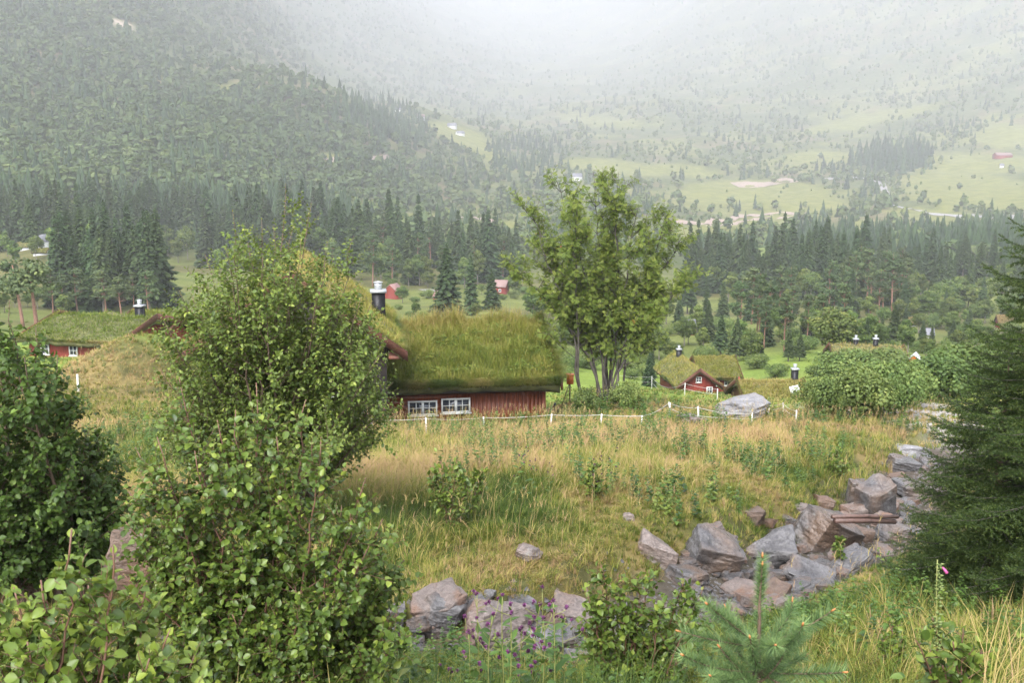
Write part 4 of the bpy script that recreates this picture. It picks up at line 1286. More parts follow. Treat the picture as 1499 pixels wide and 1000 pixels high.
# red cabin with front gable
Yc = 84.; p = at(1030, 576, Yc); p[2] = max(G(p[0], Yc), p[2] - .9); s1 = Yc / F
foot = at(1053, 574, Yc + 2.2); foot[2] = at(1030, 576, Yc)[2]
red = house('sod_roof_cabin', 'red cabin with yellow-green grass roof and front gable beyond the lawn', 'cabin', foot, R(6), 52 * s1, 70 * s1, 20 * s1, 21 * s1, 'red', None,
            [(-6 * s1, 9 * s1, 11 * s1, 12 * s1), (12 * s1, 9 * s1, 10 * s1, 12 * s1)], None, None, 9000, [.62, .56, .55, .58, .64], .45, None, 2.5, 65, (.1, .25), .04)
e = red
gx, gy = -46 * s1, -2.4     # gable wing, ridge towards the viewer
ww, wh_, wr_ = 27 * s1, 18 * s1, 20 * s1
a = Acc()
a.add(np.array([[gx - ww, gy, -2.5], [gx + ww, gy, -2.5], [gx + ww, gy, wh_], [gx, gy, wh_ + wr_], [gx - ww, gy, wh_], [gx - ww, gy + 7, -2.5], [gx + ww, gy + 7, -2.5], [gx + ww, gy + 7, wh_], [gx, gy + 7, wh_ + wr_], [gx - ww, gy + 7, wh_]]),
      [[0, 1, 2, 4], [1, 6, 7, 2], [6, 5, 9, 7], [5, 0, 4, 9]], [[4, 2, 3], [7, 9, 8]])
a.build('gable_wing', M['red'], e)
for sg, sd in ((1, 71), (-1, 72)):
    ex_ = gx + sg * (ww + .45); ez_ = wh_ - .45 * wr_ / ww + .12
    qd = [(ex_, gy + 8, ez_), (ex_, gy - .45, ez_), (gx, gy - .45, wh_ + wr_ + .2), (gx, gy + 8, wh_ + wr_ + .2)]
    if sg < 0: qd = [qd[1], qd[0], qd[3], qd[2]]
    sod(e, qd, 5000, (.1, .25), .04, [.64, .58, .58, .62, .68], sd, .2)
for sg in (-1, 1):
    a = Acc(); V = []
    for xx_, zz_ in ((gx + sg * (ww + .5), wh_ - .45 * wr_ / ww - .22), (gx, wh_ + wr_ - .12), (gx, wh_ + wr_ + .24), (gx + sg * (ww + .5), wh_ - .45 * wr_ / ww + .14)):
        V += [(xx_, gy - .52, zz_), (xx_, gy - .46, zz_)]
    a.add(np.array(V), [[0, 1, 3, 2], [2, 3, 5, 4], [4, 5, 7, 6], [6, 7, 1, 0], [0, 2, 4, 6], [1, 7, 5, 3]])
    a.build('barge_board', M['brownwood'], e)
window(e, (gx, wh_ + 5 * s1), 8.5 * s1, 8.5 * s1, 2, 2, gy - .03, False)
window(e, (gx + 17 * s1, 6.5 * s1), 9 * s1, 10 * s1, 2, 2, gy - .03, False)
chimney(e, gx - 2 * s1, gy + 6, wh_ + wr_ * .4, wh_ + wr_ + 11 * s1, .40)
a = Acc(); a.tube(np.array([[25 * s1, -.9, -1.5], [25 * s1, -.9, 20 * s1]]), .09, 8); a.build('porch_post', M['red'], e)

# yellow turf roof cabin right of the boulder
p = at(1144, 588, 62); foot = np.array([p[0], p[1], p[2] - 1.35])
house('sod_roof_cabin', 'low cabin under a long yellow grass roof right of the red cabin', 'cabin', foot, R(2), 88 * 62 / F, 5.4, .9, 1.2, 'brownwood', None, [], (1.75, 3.0, .7), None, 10000, [.66, .62, .64, .68, .72], .35, None, 1.5, 67, (.12, .3), .035)
p = at(1168, 580, 58); a = Acc(); a.box((-.28, -.02, .45), (.28, .02, .85)); o = a.build('info_sign', M['white']); o.location = (p[0], p[1], G(p[0], p[1]));
o.rotation_euler = (R(-20), R(-14), 0); tag(o, 'small blank white sign tilted on a stake in front of the yellow grass roof', 'sign')
a = Acc(); a.tube(np.array([[0, .04, -.5], [0, .04, .8]]), .025, 6); a.build('stake', M['bark'], o)

# hidden cabin with two chimneys among the shrubs (right)
p = ground_at(1275, 545)
e = house('grey_roof_cabin', 'weathered cabin with two capped chimneys behind the right shrubs', 'cabin', np.array([p[0], p[1], p[2] - .3]), R(-8), 5.5, 5, 1.2, 1.0, 'brownwood', None, [], (-.9, 2.6, .5), None, 2500, [.6, .6, .6, .7, .8])
chimney(e, .75, 2.4, 1.6, 2.8, .38)
p = ground_at(1348, 552)
house('red_shed', 'tiny orange-red gabled shed with pale trim among the right shrubs', 'shed', p, R(62), .9, 1.1, 1.2, .6, 'orange', 'greywall', [], None, None, 0, None, .15)

p = ground_at(1010, 491); q = p[1] / F
house('hut', 'small dark red hut with a pale grey roof right of the rowan crown', 'hut', p, R(8), 17 * q, 13 * q, 13 * q, 9 * q, 'red', 'slate', [(3 * q, 7 * q, 3.4 * q, 4.5 * q)], None, None, 0, None, 1.5 * q)
p = ground_at(1358, 496); q = p[1] / F
house('hut', 'grey walled hut with a bluish grey roof among the trees at right', 'hut', p, R(-12), 17 * q, 16 * q, 6 * q, 8 * q, 'greywall', 'slate', [], None, None, 0, None, 1.5 * q)
p = ground_at(1472, 480); q = p[1] / F
house('hut', 'red hut with an orange-brown grass roof beside the big spruce', 'hut', p, R(-10), 20 * q, 18 * q, 8 * q, 9 * q, 'red', None, [(0, 4 * q, 5 * q, 4 * q)], None, None, 1500, [.9, .9, .9, .9, .9], 1.5 * q, None, 1, 81, (.15, .3), .08)
p = ground_at(1336, 478); q = p[1] / F
house('hut', 'small hut with a tawny grass roof above the bluish roofed hut', 'hut', p, R(20), 13 * q, 14 * q, 5 * q, 7 * q, 'greywall', None, [], None, None, 1000, [.85, .85, .85, .85, .85], 1.2 * q, None, 1, 83, (.15, .3), .08)
p = ground_at(585, 438); q = p[1] / F
house('hut', 'faded red barn with a pink gable, nearest the chimney', 'barn', p, R(68), 22 * q, 20 * q, 13 * q, 9 * q, 'red', 'pinktile', [], None, None, 0, None, 1 * q)
p = ground_at(640, 442); q = p[1] / F
house('hut', 'small pink roofed hut half hidden left of the bright green spruce', 'hut', p, R(-35), 15 * q, 13 * q, 8 * q, 7 * q, 'red', 'pinktile', [], None, None, 0, None, 1 * q)
p = ground_at(729, 430); q = p[1] / F
house('hut', 'red hut with a grey-pink roof right of the slim spruces', 'hut', p, R(-18), 22 * q, 20 * q, 11 * q, 8 * q, 'red', 'tile', [(3 * q, 5 * q, 4 * q, 4 * q)], None, None, 0, None, 1.5 * q)
# left far houses
p = ground_at(68, 362); q = p[1] / F
house('farmhouse', 'white farmhouse with a grey roof in front of the left spruces', 'house', p, R(28), 24 * q, 18 * q, 9 * q, 9 * q, 'white', 'slate', [(-4 * q, 5 * q, 3 * q, 4 * q), (5 * q, 5 * q, 3 * q, 4 * q)], None, None, 0, None, 1 * q)
p = ground_at(38, 366); q = p[1] / F
house('hut', 'low grey hut with a yellow grass roof left of the white farmhouse', 'hut', p, R(4), 26 * q, 14 * q, 5 * q, 6 * q, 'greywall', None, [], (-5 * q, 7 * q, .6), None, 1200, [.6, .6, .62, .65, .65], 1.2 * q, None, 1, 85, (.15, .3), .1)
p = ground_at(58, 374); q = p[1] / F
house('hut', 'small grey hut with a mossy roof just below the white farmhouse', 'hut', p, R(-4), 20 * q, 14 * q, 5 * q, 5 * q, 'greywall', None, [], None, None, 900, [.5, .5, .55, .6, .6], 1.2 * q, None, 1, 87, (.15, .3), .1)
# hill farms
for (px, py, w, hh, yaw, wall, roof, lab) in ((615, 174, 13, 7, 15, 'greywall', 'tile', 'pale farmhouse with a brownish roof highest on the bright hill pasture'),
                                              (661, 187, 12, 7, -10, 'greywall', 'slate', 'grey barn in the middle of the bright hill pasture'),
                                              (675, 199, 11, 6, 25, 'white', 'slate', 'white cottage lowest on the bright hill pasture'),
                                              (582, 163, 8, 5, 0, 'white', 'slate', 'tiny white cabin at the wooded top end of the hill pasture'),
                                              (846, 264, 13, 9, 12, 'white', 'slate', 'white house with a yellowish wall seen just above the rowan crown'),
                                              (1471, 231, 22, 7, 0, 'red', 'tile', 'hazy red farmhouse high on the right hillside'),
                                              (1467, 246, 5, 5, 0, 'white', 'slate', 'tiny white hut below the hazy red farmhouse'),
                                              (753, 209, 8, 5, 0, 'white', 'slate', 'tiny white cabin right of the hill pasture')):
    Y = float(hitY(np.array([px * 1.]), np.array([py * 1.]))[0]); p = at(px, py, Y); p[2] = G(p[0], p[1]); q = Y / F
    house('farmhouse', lab, 'house', p, R(yaw), w * q, w * q * .7, hh * q * .6, hh * q * .5, wall, roof, [], None, None, 0, None, .6 * q)


# ------------------------------------------------------------------ rocks
ROCK_CACHE = {}


def rock_mesh(seed, dims, cuts=2, bev=.06, npts=18, e=.35):
    r_ = random.Random(seed)
    bm = bmesh.new()
    for k in range(npts):
        v = Vector((r_.gauss(0, 1), r_.gauss(0, 1), r_.gauss(0, 1))).normalized()
        v = Vector([math.copysign(abs(c) ** e, c) for c in v]) * (.72 + .25 * r_.random())
        bm.verts.new(v)
    res = bmesh.ops.convex_hull(bm, input=bm.verts)
    bmesh.ops.delete(bm, geom=[v for v in bm.verts if not v.link_faces], context='VERTS')
    bmesh.ops.dissolve_limit(bm, angle_limit=R(16), verts=bm.verts, edges=bm.edges)
    bmesh.ops.bevel(bm, geom=list(bm.edges), offset=bev, segments=2, affect='EDGES', profile=.6, clamp_overlap=True)
    bmesh.ops.triangulate(bm, faces=bm.faces)
    for _ in range(cuts):
        bmesh.ops.subdivide_edges(bm, edges=[e for e in bm.edges if e.calc_length() > .16], cuts=1, use_grid_fill=False)
        bmesh.ops.triangulate(bm, faces=[f for f in bm.faces if len(f.verts) > 3])
    off = Vector((r_.random() * 50, r_.random() * 50, r_.random() * 50))
    for v in bm.verts:
        d = v.co.normalized()
        n1 = mnoise.fractal(v.co * 1.3 + off, 1, 2, 4); n2 = mnoise.noise(Vector((v.co.x * 1.1, v.co.y * 1.1, v.co.z * 7)) + off)
        n3 = abs(mnoise.noise(v.co * 2.6 + off)); v.co += d * (n1 * .09 + n2 * .05 - n3 * .07)
        v.co = Vector((v.co.x * dims[0], v.co.y * dims[1], v.co.z * dims[2]))
    me = bpy.data.meshes.new('rock'); bm.to_mesh(me); bm.free()
    return me


def rock(name, label, px, pyb, wpx, hpx, mat, seed, tilt=(0, 0, 0), depth=.8, group=None, cuts=3, Y=None, cat='boulder', sink=.30, npts=22, e=.35):
    p = ground_at(px, pyb) if Y is None else at(px, pyb, Y)
    Y = p[1]; w = wpx * Y / F / 2 * 1.08; h = hpx * Y / F / 2 * 1.15
    me = rock_mesh(seed, (w, w * depth, h), cuts, .05, npts, e); me.materials.append(M[mat])
    o = bpy.data.objects.new(name, me); COL.objects.link(o)
    o.location = (p[0], p[1] + w * depth * .4, p[2] + h * (1 - 2 * sink)); o.rotation_euler = tuple(R(t) for t in tilt)
    return tag(o, label, cat, group)


rock('boulder', 'biggest pinkish grey boulder with flat slanting top and dark overhang in the creek', 1042, 838, 98, 84, 'rock', 3, (18, 14, 12), .8, cuts=4, npts=18)
rock('boulder', 'broad grey slab between the two largest creek boulders', 1128, 828, 92, 66, 'rock', 8, (20, -12, -10), .8, cuts=4)
rock('boulder', 'large grey boulder with a blackened foot below the two poles', 1212, 806, 100, 78, 'rock', 11, (14, 22, 20), .8, cuts=4, npts=18)
rock('boulder', 'tall grey block standing behind the two poles', 1283, 764, 60, 88, 'rock', 13, (6, -8, 30), .8)
rock('boulder', 'pointed grey boulder left of the tall grey block', 1258, 738, 42, 46, 'rock', 17, (10, 16, 0), .8)
rock('boulder', 'dark brown mossy boulder on the grassy creek edge', 1206, 750, 38, 32, 'rock3', 19, (0, 10, 0), .9)
rock('boulder', 'rounded tan boulder above the two poles', 1254, 762, 46, 34, 'rock2', 23, (0, -10, 10), .9)
rock('boulder', 'flat tan rock in the grass left of the dark brown boulder', 1172, 750, 34, 15, 'rock2', 29, (0, 8, 0), .8)
rock('boulder', 'pale tan rock under the rounded tan boulder', 1232, 768, 42, 18, 'rock2', 31, (0, 0, 20), .8)
rock('boulder', 'brown boulder under the right end of the poles', 1262, 795, 44, 34, 'rock3', 37, (0, 0, 0), .8)
rock('boulder', 'long flat pale grey slab lying in the creek bed', 1188, 856, 92, 34, 'rock', 41, (10, 16, -18), .7)
rock('boulder', 'narrow grey slab on the grassy right bank of the creek', 1250, 835, 80, 28, 'rock', 43, (0, -24, 30), .6)
rock('boulder', 'long tan rock half sunk in moss left of the biggest boulder', 962, 822, 74, 48, 'rock2', 47, (0, 26, 0), .7)
rock('boulder', 'small pale rock in the grass above the long tan rock', 920, 762, 22, 14, 'rock2', 53, (0, 0, 0), .8)
rock('boulder', 'dark grey angular boulder at the left end of the creek', 636, 916, 92, 74, 'rock', 59, (8, 14, 12), .8, cuts=4, npts=18)
rock('boulder', 'dark wet rock behind the leaves left of the dark grey boulder', 572, 915, 50, 40, 'rock', 61, (0, 0, 0), .8)
rock('boulder', 'domed pinkish boulder in the middle of the near creek', 728, 950, 106, 84, 'rock2', 67, (8, 8, 0), .8, cuts=4)
rock('boulder', 'grey block behind the domed pinkish boulder', 762, 905, 62, 40, 'rock', 71, (0, 8, 10), .8)
rock('boulder', 'wide pale pink boulder left of the small leafy bush', 838, 918, 92, 52, 'rock2', 73, (6, 6, -6), .8, cuts=4)
rock('boulder', 'low grey rock below the wide pale pink boulder', 812, 955, 82, 38, 'rock', 79, (0, 0, 10), .8)
rock('boulder', 'small brown stone beside the dark grey boulder', 697, 898, 30, 30, 'rock3', 83, (0, 0, 0), .9)
rock('boulder', 'small pale grey stone under the turf edge', 717, 880, 22, 20, 'rock', 89, (0, 0, 0), .9)
rock('boulder', 'flat grey stone at the foot of the small leafy bush', 850, 975, 62, 22, 'rock', 97, (0, 0, 0), .8)
rock('boulder', 'pink rounded boulder alone in the meadow grass', 772, 822, 50, 28, 'rock2', 101, (0, 6, 0), .9, sink=.2, npts=36, e=.95)
rock('boulder', 'reddish brown boulder showing between the left shrubs', 196, 868, 84, 112, 'rock3', 103, (0, 12, 0), .8, Y=7.6, sink=.1)
rock('rock_outcrop', 'large pale whale-backed outcrop on the lawn behind the fence', 1090, 614, 100, 46, 'rock4', 107, (-6, -10, 8), .9, cuts=4, cat='rock', npts=34, e=.95, sink=.3)
rock('boulder', 'flat pale slab beside the big spruce, farthest up the creek', 1332, 668, 60, 22, 'rock4', 109, (0, 0, 0), .8)
rock('boulder', 'grey slab just below the farthest pale slab', 1325, 690, 50, 26, 'rock', 113, (0, 14, 0), .8)
rock('boulder', 'long grey slab reaching under the big spruce', 1345, 728, 74, 26, 'rock', 127, (0, 8, 0), .8)
rock('boulder', 'brownish grey rock between the tall block and the spruce', 1318, 712, 38, 26, 'rock3', 131, (0, 0, 0), .8)
rock('boulder', 'grey rock at the spruce side end of the poles', 1310, 790, 50, 34, 'rock', 137, (0, 14, 0), .8)
rs_ = random.Random(8)
MED = [rock_mesh(340 + k, (1, .8, .5), 3, .05, 20) for k in range(6)]
for k, me in enumerate(MED): me.materials.append(M[('rock', 'rock', 'rock3', 'rock', 'rock2', 'rock')[k]])
cnt = 0
while cnt < 58:
    if cnt < 16: px, py = rs_.uniform(560, 900), rs_.uniform(885, 965)
    elif cnt < 44: px, py = rs_.uniform(960, 1300), rs_.uniform(745, 880)
    else: px, py = rs_.uniform(1240, 1370), rs_.uniform(680, 780)
    p = ground_at(px, py); cdv = creek_d(p[0:1], p[1:2])[0]
    if cdv > 1.25: continue
    s_ = rs_.uniform(.16, .38)
    o = bpy.data.objects.new('creek_rock', rs_.choice(MED)); COL.objects.link(o)
    o.location = (p[0], p[1], p[2] + s_ * .08); o.scale = (s_, s_, s_ * rs_.uniform(.7, 1.1)); o.rotation_euler = (rs_.uniform(-.35, .35), rs_.uniform(-.35, .35), rs_.uniform(0, 6))
    tag(o, 'flat wet rock wedged between the big boulders of the creek', 'rock', 'flat rocks between the creek boulders'); cnt += 1
rs_ = random.Random(5)
SM = [rock_mesh(300 + k, (1, .85, .6), 2, .08, 14) for k in range(6)]
for k, me in enumerate(SM): me.materials.append(M['rock' if k % 3 else 'rock2'])
cnt = 0
while cnt < 110:
    if cnt < 82: px, py = rs_.uniform(1000, 1260), rs_.uniform(805, 905)
    else: px, py = rs_.uniform(1270, 1380), rs_.uniform(680, 770)
    p = ground_at(px, py)
    if creek_d(p[0:1], p[1:2])[0] > 1.05: continue
    s_ = rs_.choice([.05, .06, .08, .10, .13, .17]) * rs_.uniform(.8, 1.2)
    o = bpy.data.objects.new('creek_stone', rs_.choice(SM)); COL.objects.link(o)
    o.location = (p[0], p[1], p[2] + s_ * .3); o.scale = (s_, s_, s_ * rs_.uniform(.7, 1.1)); o.rotation_euler = (rs_.uniform(-.4, .4), rs_.uniform(-.4, .4), rs_.uniform(0, 6))
    tag(o, 'loose grey stone lying among the boulders in the creek bed', 'stone', 'loose stones in the creek bed'); cnt += 1
for k, (px, py, s_) in enumerate(((1000, 616, .2), (1008, 619, .28), (1016, 622, .22), (1024, 624, .25), (1004, 623, .14))):
    p = ground_at(px, py); o = bpy.data.objects.new('pale_stone', SM[k % 2 * 3]); COL.objects.link(o); o.location = (p[0], p[1], p[2] + .12); o.scale = (s_ * 1.2, s_, s_); o.rotation_euler = (0, 0, k)
    tag(o, 'pale stone in the little heap below the fence corner', 'stone', 'pale stones below the fence corner')
# pebbles
r_ = np.random.default_rng(99); ac = Acc(); n = 9000
kseg = r_.integers(0, len(CREEK) - 1, n); t = r_.random(n)
P2 = CREEK[kseg] * (1 - t)[:, None] + CREEK[kseg + 1] * t[:, None] + r_.normal(0, .42, (n, 2))
P = np.concatenate([P2, gz(P2[:, 0], P2[:, 1])[:, None]], 1)
tv = np.array([[.9, .1, -.2], [.1, .8, -.2], [-.85, .2, -.2], [-.1, -.8, -.2], [.1, 0, .55]]); tt = np.array([[0, 1, 4], [1, 2, 4], [2, 3, 4], [3, 0, 4]])
ro = r_.random(n) * 6.28; s_ = .015 + .05 * r_.random(n) ** 2; c_, n_ = np.cos(ro), np.sin(ro); zz = 0 * ro
Mx = np.stack([np.stack([c_, -n_, zz], -1), np.stack([n_, c_, zz], -1), np.stack([zz, zz, zz + 1], -1)], 1) * s_[:, None, None]
ac.stamp(tv, np.zeros((0, 4), int), tt, Mx, P, .5)
tag(ac.build('gravel', M['rock']), 'small grey gravel covering the creek bed', 'gravel', kind='stuff')

# two poles over the creek
for (x0_, y0_, x1_, y1_, lab) in ((1218, 757, 1314, 757, 'thin dark pole laid across the creek, upper of the two'), (1222, 763, 1310, 764, 'rusty pole laid across the creek, lower and thicker of the two')):
    A_, B_ = at(x0_, y0_, 15.6), at(x1_, y1_, 16.2)
    a = Acc(); a.tube(np.array([np.zeros(3), (B_ - A_) * .5 + [0, 0, .012], B_ - A_]), .034 if y0_ < 760 else .045, 10)
    o = a.build('wooden_pole', M['pole'], None, True); o.location = A_; tag(o, lab, 'pole')


# ------------------------------------------------------------------ fences
def fence(label, posts, ropes=((.93,), ), sag=.05):
    Ps = []
    for (px, pb, ptop) in posts:
        p = ground_at(px, pb); hh = max(.35, (pb - ptop) * p[1] / F); Ps.append((p, hh))
    root = empty('rope_fence', Ps[0][0], label, 'fence'); b0 = Ps[0][0]
    tops = []
    for (p, hh) in Ps:
        a = Acc(); q = p - b0; ln = np.array([random.gauss(0, .03), random.gauss(0, .03), 0])
        a.tube(np.array([q - [0, 0, .3], q + [0, 0, hh * .5] + ln * .5, q + [0, 0, hh] + ln]), [.028, .026, .022], 8)
        a.build('post', M['post'], root, True); tops.append((q + ln * .9, hh))
    for fr in ropes:
        a = Acc()
        for (q0, h0), (q1, h1) in zip(tops[:-1], tops[1:]):
            A_ = q0 + [0, 0, h0 * fr]; B_ = q1 + [0, 0, h1 * fr]; t = np.linspace(0, 1, 9)[:, None]
            pth = A_ * (1 - t) + B_ * t; pth[:, 2] -= 4 * sag * (t * (1 - t))[:, 0] * np.linalg.norm(B_ - A_) * .3
            a.tube(pth, .0075, 5)
        a.build('rope', M['rope'], root, True)


fence('white rope fence on short posts running in front of the grass roofed cabin', [(545, 636, 612), (624, 634, 610), (709, 630, 609), (806, 626, 605), (879, 626, 605), (939, 626, 607), (981, 606, 588)], (.93,))
fence('white rope fence from its corner post past the pale outcrop', [(980, 607, 589), (1023, 622, 593), (1062, 620, 604), (1100, 621, 607), (1114, 614, 601), (1125, 608, 595), (1147, 604, 592), (1165, 618, 600)], (.93, .5))
fence('white rope fence on the lawn edge in front of the red cabin', [(905, 566, 548), (954, 570, 550), (1002, 579, 560), (1050, 588, 568)], (.95, .55))

# orange box on a stake by the rowan
p = ground_at(834, 590); s_ = p[1] / F
e = empty('bird_box', p, 'orange box mounted on a stake beside the rowan trunks', 'box')
a = Acc(); a.tube(np.array([[0, 0, -.2], [0, 0, 45 * s_]]), .03, 7); a.tube(np.array([[-12 * s_, -.1, -.1], [-1 * s_, -.03, 30 * s_]]), .02, 6); a.build('stake', M['bark'], e)
a = Acc(); a.box((-5 * s_, -.16, 30 * s_), (5 * s_, .1, 43 * s_)); a.box((-6 * s_, -.2, 43.2 * s_), (6 * s_, .12, 44.6 * s_)); a.box((-1.4 * s_, -.18, 36 * s_), (1.4 * s_, -.161, 38.6 * s_)); a.build('box', M['orange'], e)


# ------------------------------------------------------------------ rowan tree
def rowan():
    r_ = np.random.default_rng(71)
    b0 = ground_at(888, 588); Y = b0[1]
    root = empty('rowan_tree', b0, 'tall many-stemmed rowan tree with pale airy leaves beside the cabin', 'tree')
    wood, lv = Acc(), Leaves()
    stems = [(876, 770, 300), (880, 745, 380), (884, 815, 265), (888, 868, 250), (893, 905, 252), (896, 935, 300), (900, 985, 305), (905, 1010, 395), (850, 790, 345), (847, 840, 300), (898, 960, 420), (890, 850, 400), (886, 900, 340), (893, 1000, 345)]
    for (bx_, tx, ty) in stems:
        s0 = at(bx_, 590, Y + r_.normal(0, .35)) - b0; s0[2] = -.1
        dy = r_.normal(0, 1.1)
        e = at(tx, ty, Y + dy) - b0
        c1 = s0 + np.array([(e[0] - s0[0]) * .05, dy * .05, e[2] * .46]); c2 = np.array([s0[0] + (e[0] - s0[0]) * .62, dy * .6, e[2] * .68])
        path = bez(s0, c1, c2, e, 18) + np.concatenate([np.zeros((1, 3)), r_.normal(0, .05, (16, 3)), np.zeros((1, 3))])
        rs = np.linspace(.060 * (.6 + .5 * r_.random()), .009, 18)
        wood.tube(path, rs, 8)
        for k in range(23):
            t = .26 + .72 * (k + r_.random()) / 23
            i = int(t * 17); p = path[i]
            az = r_.random() * 6.28
            d = unit(np.array([math.cos(az), math.sin(az) * .9, .55 + .5 * r_.random()]))
            l = (1.55 - 1.0 * t) * (.55 + .8 * r_.random())
            bp = bez(p, p + d * l * .35, p + d * l * .7 + r_.normal(0, .06, 3), p + d * l + np.array([0, 0, .15 * l]), 7)
            wood.tube(bp, np.linspace(.016, .005, 7), 4, cap=False)
            leaves_on(lv, bp, .20, .052, r_, .35, .6, .25, .5, .22)
            for j in range(7):
                ii = 2 + int(r_.random() * 4); pp = bp[ii]; td = unit(d * .5 + r_.normal(0, .6, 3) + np.array([0, 0, .35])); tl = .25 + .4 * r_.random()
                tp = bez(pp, pp + td * tl * .3, pp + td * tl * .7, pp + td * tl, 4)
                wood.tube(tp, np.linspace(.009, .004, 4), 3, cap=False); leaves_on(lv, tp, .19, .046, r_, .1, .6, .25, .5, .22)
    wood.build('trunk', M['bark_dark'], root, True)
    fo = Acc(); lv.stamp(fo, PINN); fo.build('crown', M['rowan'], root)
    # hanging berry clusters, still orange
    be = Acc(); P = np.concatenate(lv.P); kk = r_.choice(len(P), 30, replace=False)
    P = P[kk]
    for q in range(7):
        cards(be, P + r_.normal(0, .04, P.shape), r_.normal(0, 1, P.shape), .03, .5, r_)
    be.build('berries', M['orange'], root)['kind'] = 'stuff'


rowan()
for (px, pb, hp, w_, lab) in ((856, 612, 52, .75, 'round green bush at the left foot of the rowan'), (918, 600, 50, .8, 'leafy green bush at the right foot of the rowan'),
                              (1195, 607, 60, .9, 'pale willow bush at the left end of the shrubs edging the meadow'), (1217, 612, 70, .85, 'middle-sized willow bush beside the small dark spruce'),
                              (1262, 612, 86, .85, 'tall pale willow bush in the middle of the shrubs edging the meadow'), (1298, 608, 94, .8, 'tallest willow bush, right of the middle one'), (1326, 594, 74, .9, 'willow bush at the right end of the shrubs edging the meadow'),
                              (1240, 562, 60, 1.3, 'grey-green bush behind the willow bushes'), (1300, 558, 56, 1.2, 'bush in front of the small orange-red shed'), (1380, 590, 84, 1., 'dark round bush behind the big spruce'), (1415, 580, 92, 1.1, 'large dark bush half hidden by the big spruce')):
    tree('bush', px, pb, hp, lab, None, w_)

# ------------------------------------------------------------------ near shrubs
def gtip(px, py, Y):
    return at(px, py, Y)


r_ = np.random.default_rng(3)
# large bush right of the cabins' path
Y = 13.
b0 = at(400, 700, Y); b0[2] = G(b0[0], b0[1])
tips = [gtip(px, py, Y + r_.normal(0, .55)) for px, py in ((418, 268), (340, 306), (456, 296), (383, 318), (518, 345), (300, 372), (262, 425), (480, 352), (545, 440), (560, 500), (250, 480), (235, 540), (430, 330), (365, 370),
                                                           (330, 430), (470, 420), (520, 455), (400, 400), (290, 460), (575, 560), (225, 600), (440, 450), (555, 600), (270, 560), (350, 500), (500, 530), (405, 520), (530, 640), (260, 650))]
tips += [gtip(px, py, Y - .9 + r_.normal(0, .3)) for px, py in ((300, 520), (380, 450), (450, 500), (520, 560), (340, 580), (430, 590), (250, 600), (490, 640), (240, 470), (280, 430), (340, 420), (400, 400), (470, 410), (520, 460), (555, 520), (330, 500), (420, 470), (480, 480), (565, 590), (360, 345), (400, 330), (440, 350), (475, 375), (330, 360), (310, 400), (500, 400), (425, 385), (530, 430), (385, 375), (545, 480))]
shrub('alder_shrub', 'largest leafy bush, in front of the cabins, taller than the grass roof', 'bush', b0, tips, .058, 'willow', LEAF_OVAL, .030, 17, .85, 7, .36, .033, .22, 5, None, None, .5, 'bark', .25, .48, .35, .22, taper=(.17, .95))
# dark bush at the left edge
Y = 9.2
b0 = at(40, 800, Y); b0[2] = G(b0[0], b0[1])
tips = [gtip(px, py, Y + r_.normal(0, .4)) for px, py in ((-30, 412), (14, 440), (52, 478), (84, 520), (-5, 470), (35, 520), (105, 590), (130, 630), (150, 660), (-60, 520), (0, 540), (160, 720), (50, 600), (90, 650), (-20, 640), (120, 740), (30, 700), (-80, 600), (140, 790), (60, 780), (-20, 760), (175, 700), (180, 770))]
shrub('alder_shrub', 'dense dark green bush at the left edge', 'bush', b0, tips, .060, 'darkleaf', LEAF_ROUND, .03, 18, .62, 7, .30, .030, .15, 6, None, None, .45, 'bark', .12, .5, .5, .2)
# bush nearer the camera
Y = 5.4
b0 = at(400, 1040, Y); b0[2] = G(b0[0], b0[1])
tips = [gtip(px, py, Y + r_.normal(0, .16)) for px, py in ((262, 552), (375, 560), (448, 585), (318, 615), (230, 640), (405, 640), (205, 690), (470, 640), (285, 660), (345, 600), (250, 720), (440, 690), (500, 740), (540, 800), (380, 720), (300, 760), (560, 850), (230, 830), (470, 800), (420, 800), (340, 820), (520, 880), (280, 870), (400, 880), (580, 900), (180, 760), (198, 655), (188, 720), (212, 800), (592, 820), (600, 930), (245, 690), (180, 840), (560, 760), (535, 700), (230, 900), (490, 930), (340, 900))]
shrub('birch_shrub', 'light green bush in front of the largest bush, with thin reddish stems', 'bush', b0, tips, .043, 'alder', LEAF_ROUND, .011, 18, .37, 7, .18, .026, .15, 7, None, None, .6, 'twig', .35, .52, .3, .16)
# lowest left bush, closest
Y = 3.1
b0 = at(120, 1150, Y); b0[2] = min(G(b0[0], b0[1]), b0[2])
tips = [gtip(px, py, Y + r_.normal(0, .12)) for px, py in ((105, 775), (165, 800), (60, 850), (20, 860), (215, 850), (250, 920), (130, 850), (90, 900), (180, 900), (-20, 880), (285, 960), (40, 940), (150, 950), (220, 960), (100, 980), (-10, 960), (300, 1000), (190, 985))]
shrub('birch_shrub', 'closest bush with large pale green leaves at the bottom left corner', 'bush', b0, tips, .042, 'alder', LEAF_ROUND, .006, 13, .20, 6, .10, .023, .2, 8, None, None, .6, 'twig', .35, .62, .3, .1)
# small bush below the boulders
Y = 6.3
b0 = at(930, 1000, Y); b0[2] = G(b0[0], b0[1])
tips = [gtip(px, py, Y + r_.normal(0, .15)) for px, py in ((880, 828), (905, 840), (950, 835), (1000, 850), (1030, 860), (860, 870), (925, 880), (970, 880), (1010, 905), (880, 910), (850, 920), (940, 930), (990, 940))]
shrub('birch_shrub', 'small leafy bush standing in the creek left of the pine sapling', 'bush', b0, tips, .047, 'alder', LEAF_ROUND, .008, 12, .24, 5, .13, .030, .2, 9, None, None, .6, 'twig', .3, .6, .3, .1)
